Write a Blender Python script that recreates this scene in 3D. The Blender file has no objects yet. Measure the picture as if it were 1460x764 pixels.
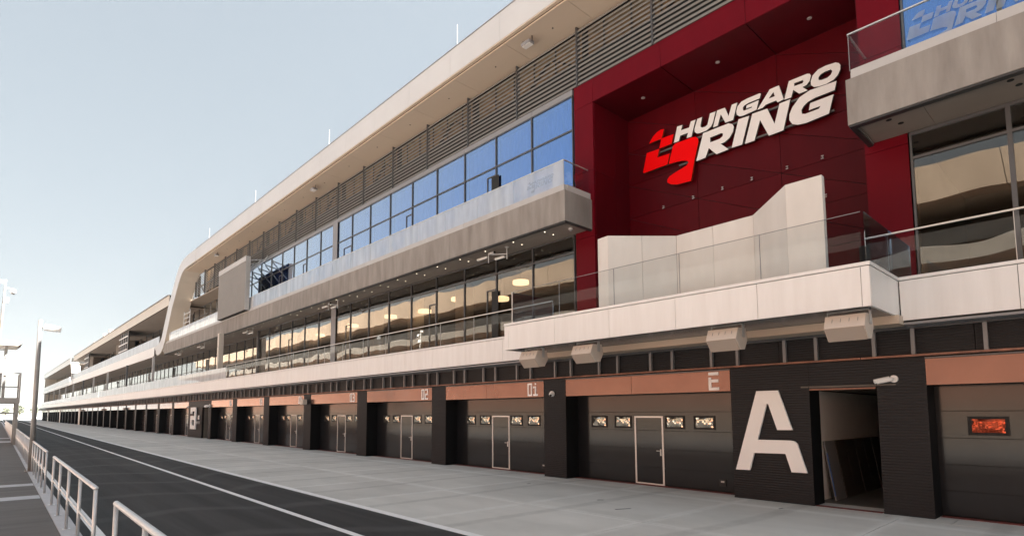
import bpy, bmesh, math, random
from mathutils import Vector
random.seed(7)
sc = bpy.context.scene
R = math.radians
# ------------------------------------------------------------------ camera
cam_d = bpy.data.cameras.new('camera'); cam = bpy.data.objects.new('camera', cam_d)
sc.collection.objects.link(cam); sc.camera = cam
cam.location = (0, 0, 2.2)
cam.rotation_euler = (R(90 + 4.925), 0, R(-41.08))
cam_d.sensor_width = 36; cam_d.lens = 806.1 / 1460 * 36
cam_d.shift_x = (730 - 682) / 1460; cam_d.shift_y = -(382 - 520.7) / 1460
cam_d.clip_start = .05; cam_d.clip_end = 6000
# ------------------------------------------------------------------ sky and sun
SUN_AZ, SUN_EL = -124, 40          # degrees from +Y towards -X, elevation: low sun behind the building
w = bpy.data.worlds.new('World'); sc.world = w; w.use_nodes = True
nt = w.node_tree; bg = nt.nodes['Background']
sky = nt.nodes.new('ShaderNodeTexSky'); sky.sky_type = 'NISHITA'; sky.sun_disc = False
sky.sun_elevation = R(SUN_EL); sky.sun_rotation = R(-SUN_AZ)
sky.air_density = 1.0; sky.dust_density = .25; sky.ozone_density = 1.0; sky.altitude = 200
hs = nt.nodes.new('ShaderNodeHueSaturation'); hs.inputs['Saturation'].default_value = 1.0; hs.inputs['Value'].default_value = .34   # sky dimmed, then flattened by gamma, to balance the shaded facade
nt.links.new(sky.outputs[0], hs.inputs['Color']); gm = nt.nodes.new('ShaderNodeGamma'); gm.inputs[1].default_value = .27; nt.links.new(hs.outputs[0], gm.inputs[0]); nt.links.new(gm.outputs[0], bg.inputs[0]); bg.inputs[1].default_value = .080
sd = bpy.data.lights.new('sun', 'SUN'); sun = bpy.data.objects.new('sun', sd); sc.collection.objects.link(sun)
sd.energy = 5; sd.angle = R(.6); sd.color = (1, .98, .96)
d = Vector((-math.sin(R(SUN_AZ)) * math.cos(R(SUN_EL)), math.cos(R(SUN_AZ)) * math.cos(R(SUN_EL)), math.sin(R(SUN_EL))))
sun.rotation_euler = d.to_track_quat('Z', 'Y').to_euler()
sun.location = (-20, 20, 40)
sc.view_settings.view_transform = 'Standard'; sc.view_settings.look = 'None'
sc.view_settings.exposure = 3.16; sc.view_settings.gamma = 1
sc.view_settings.use_white_balance = True; sc.view_settings.white_balance_temperature = 6600; sc.view_settings.white_balance_tint = 7   # camera set for open shade
sc.render.engine = 'CYCLES'
sc.cycles.use_denoising = True; sc.cycles.max_bounces = 8; sc.cycles.transparent_max_bounces = 16
sc.cycles.glossy_bounces = 4; sc.cycles.diffuse_bounces = 4; sc.cycles.transmission_bounces = 4
sc.cycles.caustics_reflective = False; sc.cycles.caustics_refractive = False
sc.cycles.sample_clamp_indirect = 6
# ------------------------------------------------------------------ materials
def mat(name, col, rough=.5, metal=0., var=0., scale=3., stretch=(1, 1, 1), bump=0., spec=.5, col2=None, detail=5, coat=0., coatr=.1, bscale=None, rnd=0.):
    m = bpy.data.materials.new(name); m.use_nodes = True; t = m.node_tree; b = t.nodes['Principled BSDF']
    b.inputs['Base Color'].default_value = (*col, 1); b.inputs['Roughness'].default_value = rough
    b.inputs['Metallic'].default_value = metal; b.inputs['Specular IOR Level'].default_value = spec
    b.inputs['Coat Weight'].default_value = coat; b.inputs['Coat Roughness'].default_value = coatr
    if var or bump or col2:
        g = t.nodes.new('ShaderNodeNewGeometry'); mp = t.nodes.new('ShaderNodeMapping'); mp.inputs['Scale'].default_value = stretch
        t.links.new(g.outputs['Position'], mp.inputs[0])
        n = t.nodes.new('ShaderNodeTexNoise'); n.inputs['Scale'].default_value = scale; n.inputs['Detail'].default_value = detail
        n.inputs['Roughness'].default_value = .6
        t.links.new(mp.outputs[0], n.inputs[0])
        if var or col2:
            rp = t.nodes.new('ShaderNodeValToRGB'); rp.color_ramp.elements[0].position = .3; rp.color_ramp.elements[1].position = .7
            c2 = col2 or tuple(min(1, c * (1 + var)) for c in col); c1 = col if col2 else tuple(c * (1 - var) for c in col)
            rp.color_ramp.elements[0].color = (*c1, 1); rp.color_ramp.elements[1].color = (*c2, 1)
            t.links.new(n.outputs[0], rp.inputs[0]); t.links.new(rp.outputs[0], b.inputs['Base Color'])
        if bump:
            bp = t.nodes.new('ShaderNodeBump'); bp.inputs['Strength'].default_value = 1; bp.inputs['Distance'].default_value = bump
            if bscale:
                n2 = t.nodes.new('ShaderNodeTexNoise'); n2.inputs['Scale'].default_value = bscale; n2.inputs['Detail'].default_value = 3
                t.links.new(g.outputs['Position'], n2.inputs[0]); n = n2
            t.links.new(n.outputs[0], bp.inputs['Height']); t.links.new(bp.outputs[0], b.inputs['Normal'])
    if rnd:
        src = b.inputs['Base Color'].links[0].from_socket if b.inputs['Base Color'].links else None
        oi = t.nodes.new('ShaderNodeObjectInfo'); mr = t.nodes.new('ShaderNodeMapRange'); mr.inputs[3].default_value = 1 - rnd; mr.inputs[4].default_value = 1 + rnd
        t.links.new(oi.outputs['Random'], mr.inputs[0]); vm = t.nodes.new('ShaderNodeVectorMath'); vm.operation = 'SCALE'
        if src: t.links.new(src, vm.inputs[0])
        else: vm.inputs[0].default_value = col
        t.links.new(mr.outputs[0], vm.inputs['Scale']); t.links.new(vm.outputs[0], b.inputs['Base Color'])
    return m
def glass(name, refl, tint, film=None, filmw=0., rough=0., wave=0., fres=.5, gcol=(1, 1, 1), wscale=.5, gcol2=None):
    """sheet glass: transparent tint + mirror reflection growing at grazing angles, optional pale film"""
    m = bpy.data.materials.new(name); m.use_nodes = True; t = m.node_tree; t.nodes.remove(t.nodes['Principled BSDF'])
    out = t.nodes['Material Output']
    tr = t.nodes.new('ShaderNodeBsdfTransparent'); tr.inputs[0].default_value = (*tint, 1)
    gl = t.nodes.new('ShaderNodeBsdfGlossy'); gl.inputs['Color'].default_value = (*gcol, 1); gl.inputs['Roughness'].default_value = rough
    lw = t.nodes.new('ShaderNodeLayerWeight'); lw.inputs[0].default_value = .5; pw = t.nodes.new('ShaderNodeMath'); pw.operation = 'POWER'; pw.inputs[1].default_value = 3; t.links.new(lw.outputs['Facing'], pw.inputs[0])
    ma = t.nodes.new('ShaderNodeMath'); ma.operation = 'MULTIPLY_ADD'; ma.inputs[1].default_value = fres; ma.inputs[2].default_value = refl
    ma.use_clamp = True; t.links.new(pw.outputs[0], ma.inputs[0])
    if gcol2:
        lf = t.nodes.new('ShaderNodeLayerWeight'); lf.inputs[0].default_value = .5
        rr = t.nodes.new('ShaderNodeValToRGB'); rr.color_ramp.elements[0].position = .25; rr.color_ramp.elements[1].position = .62
        rr.color_ramp.elements[0].color = (*gcol, 1); rr.color_ramp.elements[1].color = (*gcol2, 1); t.links.new(lf.outputs['Facing'], rr.inputs[0]); t.links.new(rr.outputs[0], gl.inputs['Color'])
    base = tr.outputs[0]
    if film:
        df = t.nodes.new('ShaderNodeBsdfDiffuse'); tl = t.nodes.new('ShaderNodeBsdfTranslucent')
        ad = t.nodes.new('ShaderNodeMixShader'); ad.inputs[0].default_value = .4
        g = t.nodes.new('ShaderNodeNewGeometry'); mp = t.nodes.new('ShaderNodeMapping'); mp.inputs['Scale'].default_value = (1, 1.6, .35)
        n = t.nodes.new('ShaderNodeTexNoise'); n.inputs['Scale'].default_value = 1.3; n.inputs['Detail'].default_value = 6
        t.links.new(g.outputs['Position'], mp.inputs[0]); t.links.new(mp.outputs[0], n.inputs[0])
        rp = t.nodes.new('ShaderNodeMapRange'); rp.inputs[1].default_value = .3; rp.inputs[2].default_value = .7
        rp.inputs[3].default_value = filmw * .75; rp.inputs[4].default_value = min(1, filmw * 1.2)
        t.links.new(n.outputs[0], rp.inputs[0])
        df.inputs[0].default_value = (*film, 1); tl.inputs[0].default_value = (*film, 1)
        t.links.new(df.outputs[0], ad.inputs[1]); t.links.new(tl.outputs[0], ad.inputs[2])
        mx = t.nodes.new('ShaderNodeMixShader'); t.links.new(rp.outputs[0], mx.inputs[0])
        t.links.new(tr.outputs[0], mx.inputs[1]); t.links.new(ad.outputs[0], mx.inputs[2]); base = mx.outputs[0]
    if wave:
        g2 = t.nodes.new('ShaderNodeNewGeometry'); n2 = t.nodes.new('ShaderNodeTexNoise'); n2.inputs['Scale'].default_value = wscale; n2.inputs['Detail'].default_value = 1
        t.links.new(g2.outputs['Position'], n2.inputs[0])
        bp = t.nodes.new('ShaderNodeBump'); bp.inputs['Distance'].default_value = wave; t.links.new(n2.outputs[0], bp.inputs['Height'])
        t.links.new(bp.outputs[0], gl.inputs['Normal'])
    mx = t.nodes.new('ShaderNodeMixShader'); t.links.new(ma.outputs[0], mx.inputs[0]); t.links.new(base, mx.inputs[1]); t.links.new(gl.outputs[0], mx.inputs[2])
    t.links.new(mx.outputs[0], out.inputs[0])
    return m
def emit(name, col, s):
    m = mat(name, col); b = m.node_tree.nodes['Principled BSDF']
    b.inputs['Emission Color'].default_value = (*col, 1); b.inputs['Emission Strength'].default_value = s
    return m
M = {}
M['white'] = mat('white_aluminium_panel', (.85, .835, .82), .38, scale=2.4, stretch=(1, 2.2, .22), col2=(.775, .755, .735), detail=10, rnd=.02)
M['roofwhite'] = mat('roof_edge_panel', (.60, .60, .60), .38, var=.04, scale=.5, stretch=(1, 1, .5), rnd=0.02)
M['cream'] = mat('cream_reveal_panel', (.60, .54, .47), .45, var=.04, scale=.6)
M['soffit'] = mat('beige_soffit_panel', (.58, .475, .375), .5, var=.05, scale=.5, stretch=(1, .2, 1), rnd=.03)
M['concrete'] = mat('streaked_concrete', (.20, .180, .164), .8, scale=1.1, stretch=(1, 2.0, .35), col2=(.32, .295, .27), bump=.003, bscale=30, detail=10, rnd=0.04)
M['conclight'] = mat('pale_smooth_concrete', (.64, .61, .57), .75, scale=1.3, stretch=(1, 1.5, .6), col2=(.72, .69, .65), detail=9, bump=.002, bscale=25, rnd=.03)
M['kerbmetal'] = mat('grey_parapet_cap', (.46, .45, .44), .5, var=.05, scale=2, rnd=0.03)
M['darkmetal'] = mat('dark_metal', (.035, .034, .034), .45)
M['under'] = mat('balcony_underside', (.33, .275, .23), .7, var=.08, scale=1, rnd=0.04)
M['panelgap'] = mat('joint_black', (.02, .02, .02), .8)
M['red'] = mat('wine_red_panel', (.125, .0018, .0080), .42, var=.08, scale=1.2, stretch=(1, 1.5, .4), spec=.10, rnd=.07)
M['redback'] = mat('shaded_wine_panel', (.078, .0013, .0045), .42, var=.10, scale=1.2, stretch=(1, 1.5, .4), spec=.12, rnd=.08)  # same wine red, darkened to paint the shade inside the recess
M['corr'] = mat('black_corrugated_sheet', (.0225, .0230, .0260), .5, var=.12, scale=1, spec=.2)
M['jamb'] = mat('black_jamb', (.007, .007, .0075), .6, spec=.15)
M['door'] = mat('graphite_sectional_door', (.0095, .0100, .0120), .5, var=.10, scale=1.2, spec=.12, coat=.8, coatr=.13, rnd=.05)
M['header'] = mat('copper_brown_fascia', (.088, .030, .020), .24, metal=.45, scale=.32, col2=(.160, .074, .050), coat=.7, coatr=.08, rnd=.08)
M['rust'] = mat('rusty_flashing', (.25, .11, .07), .6, var=.5, scale=3)
M['louver'] = mat('grey_louvre_blade', (.25, .245, .235), .5, rnd=.08)
M['louvback'] = mat('dark_louvre_backing', (.030, .027, .024), .8)
M['timber'] = mat('timber_roof_deck', (.24, .15, .07), .7, var=.7, scale=2.2, stretch=(.4, 1, 4), rnd=.15)
M['mull'] = mat('anthracite_frame', (.10, .10, .105), .4, metal=.3)
M['mullgrey'] = mat('grey_panel_frame', (.24, .24, .25), .45)
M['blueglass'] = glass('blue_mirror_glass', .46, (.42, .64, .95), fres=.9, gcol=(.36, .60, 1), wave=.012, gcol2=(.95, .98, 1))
M['darkglass'] = glass('tinted_reflective_glass', .09, (.66, .61, .55), fres=1.15, gcol=(1, .98, .95), wave=.011, wscale=.45)
M['wallwhite'] = mat('passage_white_paint', (.88, .87, .85), .6, var=.03)
M['clear'] = glass('clear_balustrade_glass', .012, (.95, .96, .96), fres=.24)
M['bluereturn'] = glass('side_balustrade_glass', .22, (.80, .88, .95), fres=.6, gcol=(.75, .88, 1))  # clear glass with the blue sky reflection put into its tint
M['film'] = glass('film_covered_glass', .05, (.62, .78, .95), film=(.80, .86, .92), filmw=.68, fres=.5)
M['filmw'] = glass('white_film_glass', .05, (.85, .88, .92), film=(.86, .88, .90), filmw=.85, fres=.5)
M['curtain'] = mat('pale_curtain', (.16, .26, .46), .9, scale=1.6, stretch=(1, 5, .12), col2=(.55, .68, .88), detail=4)
M['interior'] = mat('interior_grey', (.16, .14, .12), .8, var=.2, scale=.6)
M['interiorceil'] = mat('interior_ceiling', (.20, .18, .16), .8)
M['black'] = mat('matt_black', (.010, .010, .010), .7)
M['lamp'] = emit('warm_lampshade', (1, .78, .52), .42)
M['spot'] = emit('downlight', (1, .85, .62), .45)
M['signwhite'] = mat('sign_face_white', (.84, .82, .80), .4)
M['signside'] = mat('sign_return_grey', (.10, .10, .095), .5)
M['signred'] = mat('sign_face_red', (.92, .0, .002), .5, spec=.08)
M['signredside'] = mat('sign_return_red', (.30, .03, .01), .5)
M['paint'] = mat('white_lettering', (.90, .885, .87), .5)
M['steel'] = mat('galvanised_steel', (.66, .665, .67), .45, metal=.55, var=.08, scale=4)
M['polesteel'] = mat('weathered_steel', (.30, .285, .27), .5, metal=.25, var=.12, scale=3)
M['rail'] = mat('thin_steel_rail', (.72, .70, .67), .3, metal=.6)
M['asphalt'] = mat('asphalt', (.011, .0108, .0112), .86, scale=.8, stretch=(2.2, .07, 1), col2=(.048, .047, .046), bump=.006, bscale=90, detail=14)
M['walk'] = mat('walkway_asphalt', (.115, .112, .108), .9, scale=1.5, stretch=(.3, 2.5, 1), col2=(.175, .17, .163), bump=.004, bscale=50, detail=8)
M['kerb'] = mat('kerb_concrete', (.52, .53, .55), .8, var=.06, scale=3, bump=.002, bscale=40)
M['line'] = mat('white_road_paint', (.90, .88, .86), .7, var=.06, scale=6, detail=8)
M['ground'] = mat('ground', (.30, .29, .255), .95, var=.2, scale=.05)
M['speaker'] = mat('speaker_beige', (.62, .54, .47), .55, var=.04, scale=4)
M['grille'] = mat('speaker_grille', (.42, .36, .31), .6, bump=.004, bscale=90)
M['camwhite'] = mat('camera_white', (.78, .77, .75), .4)
M['led'] = mat('led_screen_face', (.215, .20, .185), .6, var=.05, scale=40, rnd=0.03)
M['yellowc'] = mat('stand_concrete', (.20, .148, .105), .8, scale=.35, col2=(.27, .205, .15), stretch=(1, 1, .6))
M['seat'] = mat('stand_seats', (.36, .15, .09), .7, var=.3, scale=.5)
M['tree'] = mat('hedge_foliage', (.07, .08, .04), .9, var=.5, scale=.6)
M['redmark'] = mat('red_primer', (.16, .035, .03), .8, var=.6, scale=9)
M['blue'] = mat('blue_tape', (.03, .12, .40), .6)
M['pane'] = mat('acrylic_pane_warm_reflection', (.62, .57, .48), .08, metal=.9, bump=.014, bscale=4.5, scale=3)  # cream base colour stands in for warm reflections on the panes
M['pane_red_refl'] = mat('acrylic_pane_red_reflection', (.42, .07, .03), .15, metal=.7, bump=.03, bscale=7, scale=3)  # red base colour stands in for an orange-red reflection
M['hill'] = mat('distant_hill', (.20, .20, .16), .95, var=.2, scale=.01)
def arcs(m, scale, col, amt):
    t = m.node_tree; N = t.nodes.new; L = t.links.new; b = t.nodes['Principled BSDF']; src = b.inputs['Base Color'].links[0].from_socket
    g = N('ShaderNodeNewGeometry'); mp = N('ShaderNodeMapping'); mp.inputs['Scale'].default_value = (1.1, .16, 1); L(g.outputs['Position'], mp.inputs[0])
    wv = N('ShaderNodeTexWave'); wv.wave_type = 'RINGS'; wv.inputs['Scale'].default_value = scale; wv.inputs['Distortion'].default_value = 7; wv.inputs['Detail'].default_value = 1; wv.inputs['Detail Scale'].default_value = .4; L(mp.outputs[0], wv.inputs[0])
    n = N('ShaderNodeTexNoise'); n.inputs['Scale'].default_value = 1.2; n.inputs['Detail'].default_value = 8; L(g.outputs['Position'], n.inputs[0])
    wr = N('ShaderNodeMapRange'); wr.inputs[1].default_value = .90; wr.inputs[2].default_value = .99; wr.inputs[4].default_value = amt; L(wv.outputs[1], wr.inputs[0])
    mu = N('ShaderNodeMath'); mu.operation = 'MULTIPLY'; L(wr.outputs[0], mu.inputs[0]); L(n.outputs[0], mu.inputs[1])
    mx = N('ShaderNodeMix'); mx.data_type = 'RGBA'; L(mu.outputs[0], mx.inputs[0]); L(src, mx.inputs[6]); mx.inputs[7].default_value = (*col, 1); L(mx.outputs[2], b.inputs['Base Color'])
arcs(M['asphalt'], .5, (.09, .088, .086), .8)
# apron concrete: slabs with pale cured bands along the joints
def apron_mat():
    m = bpy.data.materials.new('apron_concrete'); m.use_nodes = True; t = m.node_tree; b = t.nodes['Principled BSDF']
    b.inputs['Roughness'].default_value = .8
    N = t.nodes.new; L = t.links.new
    g = N('ShaderNodeNewGeometry'); sp = N('ShaderNodeSeparateXYZ'); L(g.outputs['Position'], sp.inputs[0])
    nz = N('ShaderNodeTexNoise'); nz.inputs['Scale'].default_value = .9; nz.inputs['Detail'].default_value = 9; nz.inputs['Roughness'].default_value = .65
    mp = N('ShaderNodeMapping'); mp.inputs['Scale'].default_value = (1, .45, 1); L(g.outputs['Position'], mp.inputs[0]); L(mp.outputs[0], nz.inputs[0])
    n2 = N('ShaderNodeTexNoise'); n2.inputs['Scale'].default_value = 5; n2.inputs['Detail'].default_value = 6; L(g.outputs['Position'], n2.inputs[0])
    def mth(op, a, b_=None, c=None):
        n = N('ShaderNodeMath'); n.operation = op
        for i, v in enumerate((a, b_, c)):
            if v is None: continue
            if isinstance(v, (int, float)): n.inputs[i].default_value = v
            else: L(v, n.inputs[i])
        return n.outputs[0]
    def band(coord, off, period, width):
        v = mth('ADD', coord, -off); v = mth('ADD', v, mth('MULTIPLY', mth('SUBTRACT', n2.outputs[0], .5), .12))
        v = mth('PINGPONG', v, period / 2)
        mr = N('ShaderNodeMapRange'); mr.inputs[1].default_value = 0; mr.inputs[2].default_value = width; mr.inputs[3].default_value = 1; mr.inputs[4].default_value = 0
        mr.interpolation_type = 'SMOOTHSTEP'; L(v, mr.inputs[0]); return mr.outputs[0]
    bx = band(sp.outputs['X'], 10.3, 3.9, .26); by = band(sp.outputs['Y'], 20, 3.33, .20)
    bb = mth('MAXIMUM', bx, by)
    bb = mth('MULTIPLY', bb, mth('MULTIPLY_ADD', nz.outputs[0], 1.1, .05))
    rp = N('ShaderNodeValToRGB'); rp.color_ramp.elements[0].position = .28; rp.color_ramp.elements[1].position = .72
    rp.color_ramp.elements[0].color = (.55, .53, .49, 1); rp.color_ramp.elements[1].color = (.70, .675, .63, 1)
    L(nz.outputs[0], rp.inputs[0])
    mx = N('ShaderNodeMix'); mx.data_type = 'RGBA'; L(bb, mx.inputs[0]); L(rp.outputs[0], mx.inputs[6]); mx.inputs[7].default_value = (.80, .785, .75, 1)
    # sparse dark tyre specks and stains
    n3 = N('ShaderNodeTexNoise'); n3.inputs['Scale'].default_value = 2.2; n3.inputs['Detail'].default_value = 12; n3.inputs['Roughness'].default_value = .8
    L(mp.outputs[0], n3.inputs[0])
    st = N('ShaderNodeMapRange'); st.inputs[1].default_value = .66; st.inputs[2].default_value = .74; st.inputs[3].default_value = 0; st.inputs[4].default_value = .35; L(n3.outputs[0], st.inputs[0])
    m2 = N('ShaderNodeMix'); m2.data_type = 'RGBA'; L(st.outputs[0], m2.inputs[0]); L(mx.outputs[2], m2.inputs[6]); m2.inputs[7].default_value = (.22, .20, .18, 1)
    wv = N('ShaderNodeTexWave'); wv.wave_type = 'RINGS'; wv.inputs['Scale'].default_value = .21; wv.inputs['Distortion'].default_value = 5; wv.inputs['Detail'].default_value = 1; wv.inputs['Detail Scale'].default_value = .3
    L(mp.outputs[0], wv.inputs[0]); wr = N('ShaderNodeMapRange'); wr.inputs[1].default_value = .965; wr.inputs[2].default_value = .995; wr.inputs[3].default_value = 0; wr.inputs[4].default_value = 1; L(wv.outputs[1], wr.inputs[0])
    wm = mth('MULTIPLY', wr.outputs[0], mth('MULTIPLY', n2.outputs[0], .42))
    m3 = N('ShaderNodeMix'); m3.data_type = 'RGBA'; L(wm, m3.inputs[0]); L(m2.outputs[2], m3.inputs[6]); m3.inputs[7].default_value = (.20, .19, .18, 1); m2 = m3
    oi = N('ShaderNodeObjectInfo'); mr = N('ShaderNodeMapRange'); mr.inputs[3].default_value = .92; mr.inputs[4].default_value = 1.05; L(oi.outputs['Random'], mr.inputs[0])
    vm = N('ShaderNodeVectorMath'); vm.operation = 'SCALE'; L(m2.outputs[2], vm.inputs[0]); L(mr.outputs[0], vm.inputs['Scale'])
    L(vm.outputs[0], b.inputs['Base Color'])
    bp = N('ShaderNodeBump'); bp.inputs['Distance'].default_value = .003; L(n2.outputs[0], bp.inputs['Height']); L(bp.outputs[0], b.inputs['Normal'])
    return m
M['apron'] = apron_mat()
M['track'] = mat('bounce_track', (.36, .36, .355), .85, var=.08, scale=.4)  # made paler than asphalt so its bounce brightens the facade
# ------------------------------------------------------------------ mesh helpers
COL = sc.collection
WL = {}                                            # world location of each object
class MB:
    def __init__(s): s.v = []; s.f = []; s.m = []
    def quad(s, a, b, c, d, m=0): n = len(s.v); s.v += [a, b, c, d]; s.f.append((n, n + 1, n + 2, n + 3)); s.m.append(m)
    def box(s, x0, x1, y0, y1, z0, z1, m=0):
        n = len(s.v); s.v += [(x, y, z) for z in (z0, z1) for y in (y0, y1) for x in (x0, x1)]
        for f in ((0, 2, 3, 1), (4, 5, 7, 6), (0, 1, 5, 4), (2, 6, 7, 3), (0, 4, 6, 2), (1, 3, 7, 5)): s.f.append(tuple(n + i for i in f)); s.m.append(m)
        return s
    def prism(s, pts, axis, a, b, m=0, ms=None):
        """polygon pts (u,v) extruded along axis from a to b. axis x: (y,z); y: (x,z); z: (x,y)"""
        k = len(pts); n = len(s.v)
        for t_ in (a, b):
            for u, v in pts: s.v.append({'x': (t_, u, v), 'y': (u, t_, v), 'z': (u, v, t_)}[axis])
        s.f.append(tuple(n + i for i in range(k))[::-1]); s.m.append(m); s.f.append(tuple(n + k + i for i in range(k))); s.m.append(m)
        for i in range(k): j = (i + 1) % k; s.f.append((n + i, n + j, n + k + j, n + k + i)); s.m.append(m if ms is None else ms)
        return s
    def tube(s, a, b, r, seg=10, r2=None, m=0, caps=True):
        a, b = Vector(a), Vector(b); d_ = (b - a).normalized(); up = Vector((0, 0, 1)) if abs(d_.z) < .9 else Vector((1, 0, 0))
        u = d_.cross(up).normalized(); v = d_.cross(u); r2 = r if r2 is None else r2; n = len(s.v)
        for c, rr in ((a, r), (b, r2)):
            for i in range(seg): t_ = 2 * math.pi * i / seg; s.v.append(tuple(c + u * rr * math.cos(t_) + v * rr * math.sin(t_)))
        for i in range(seg): j = (i + 1) % seg; s.f.append((n + i, n + seg + i, n + seg + j, n + j)); s.m.append(m)
        if caps: s.f.append(tuple(n + i for i in range(seg))); s.m.append(m); s.f.append(tuple(n + seg + i for i in range(seg))[::-1]); s.m.append(m)
        return s
    def ball(s, c, r, seg=12, rings=8, sz=1, half=False, m=0):
        n = len(s.v); R0 = 0
        rng = range(rings + 1)
        for k in rng:
            ph = math.pi * k / rings * (.5 if half else 1)
            for i in range(seg): t_ = 2 * math.pi * i / seg; s.v.append((c[0] + r * math.sin(ph) * math.cos(t_), c[1] + r * math.sin(ph) * math.sin(t_), c[2] + sz * r * math.cos(ph)))
        for k in range(rings):
            for i in range(seg): j = (i + 1) % seg; s.f.append((n + k * seg + i, n + k * seg + j, n + (k + 1) * seg + j, n + (k + 1) * seg + i)[::-1]); s.m.append(m)
        return s
    def mesh(s, name, mats, smooth=False):
        me = bpy.data.meshes.new(name); me.from_pydata(s.v, [], s.f)
        for k in (mats if isinstance(mats, (list, tuple)) else [mats]): me.materials.append(M[k])
        me.polygons.foreach_set('material_index', s.m)
        bm = bmesh.new(); bm.from_mesh(me); bmesh.ops.recalc_face_normals(bm, faces=bm.faces); bm.to_mesh(me); bm.free()
        if smooth:
            me.polygons.foreach_set('use_smooth', [len(p.vertices) <= 4 for p in me.polygons])
        me.update(); return me
def link(name, me, loc, parent=None, rot=None):
    o = bpy.data.objects.new(name, me); COL.objects.link(o); loc = Vector(loc)
    if parent is not None: o.parent = parent; o.location = loc - WL[parent.name]
    else: o.location = loc
    if rot: o.rotation_euler = rot
    WL[o.name] = loc; return o
def tag(o, label=None, cat=None, group=None, kind=None):
    for k, v in (('label', label), ('category', cat), ('group', group), ('kind', kind)):
        if v: o[k] = v
    return o
def thing(name, loc, label, cat, group=None): return tag(link(name, None, loc), label, cat, group)
BC = {}
def box(name, parent, x0, x1, y0, y1, z0, z1, m, bev=0.):
    dx, dy, dz = (round(abs(x1 - x0), 4), round(abs(y1 - y0), 4), round(abs(z1 - z0), 4)); k = (name, dx, dy, dz, m, bev)
    if k not in BC:
        mb = MB()
        if bev:
            b = min(bev, dx / 3, dy / 3, dz / 3)
            bm = bmesh.new(); bmesh.ops.create_cube(bm, size=1); bmesh.ops.scale(bm, vec=(dx, dy, dz), verts=bm.verts)
            bmesh.ops.bevel(bm, geom=bm.edges[:], offset=b, segments=1, affect='EDGES')
            me = bpy.data.meshes.new(name); bm.to_mesh(me); bm.free(); me.materials.append(M[m])
        else: me = mb.box(-dx / 2, dx / 2, -dy / 2, dy / 2, -dz / 2, dz / 2).mesh(name, m)
        BC[k] = me
    return link(name, BC[k], ((x0 + x1) / 2, (y0 + y1) / 2, (z0 + z1) / 2), parent)
def solid(name, parent, mb, m, smooth=False, loc=None):
    """mesh built in world coordinates, origin moved to its middle"""
    xs = [Vector(v) for v in mb.v]; c = Vector([(min(p[i] for p in xs) + max(p[i] for p in xs)) / 2 for i in range(3)]) if loc is None else Vector(loc)
    mb.v = [tuple(p - c) for p in xs]
    return link(name, mb.mesh(name, m, smooth), c, parent)
def copy_tree(o, loc, label=None, group=None):
    c = o.copy(); COL.objects.link(c); c.location = loc; WL[c.name] = Vector(loc)
    if label: c['label'] = label
    if group: c['group'] = group
    def rec(src, dst):
        for ch in [k for k in src.children]:
            e = ch.copy(); COL.objects.link(e); e.parent = dst; rec(ch, e)
    rec(o, c); return c
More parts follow.
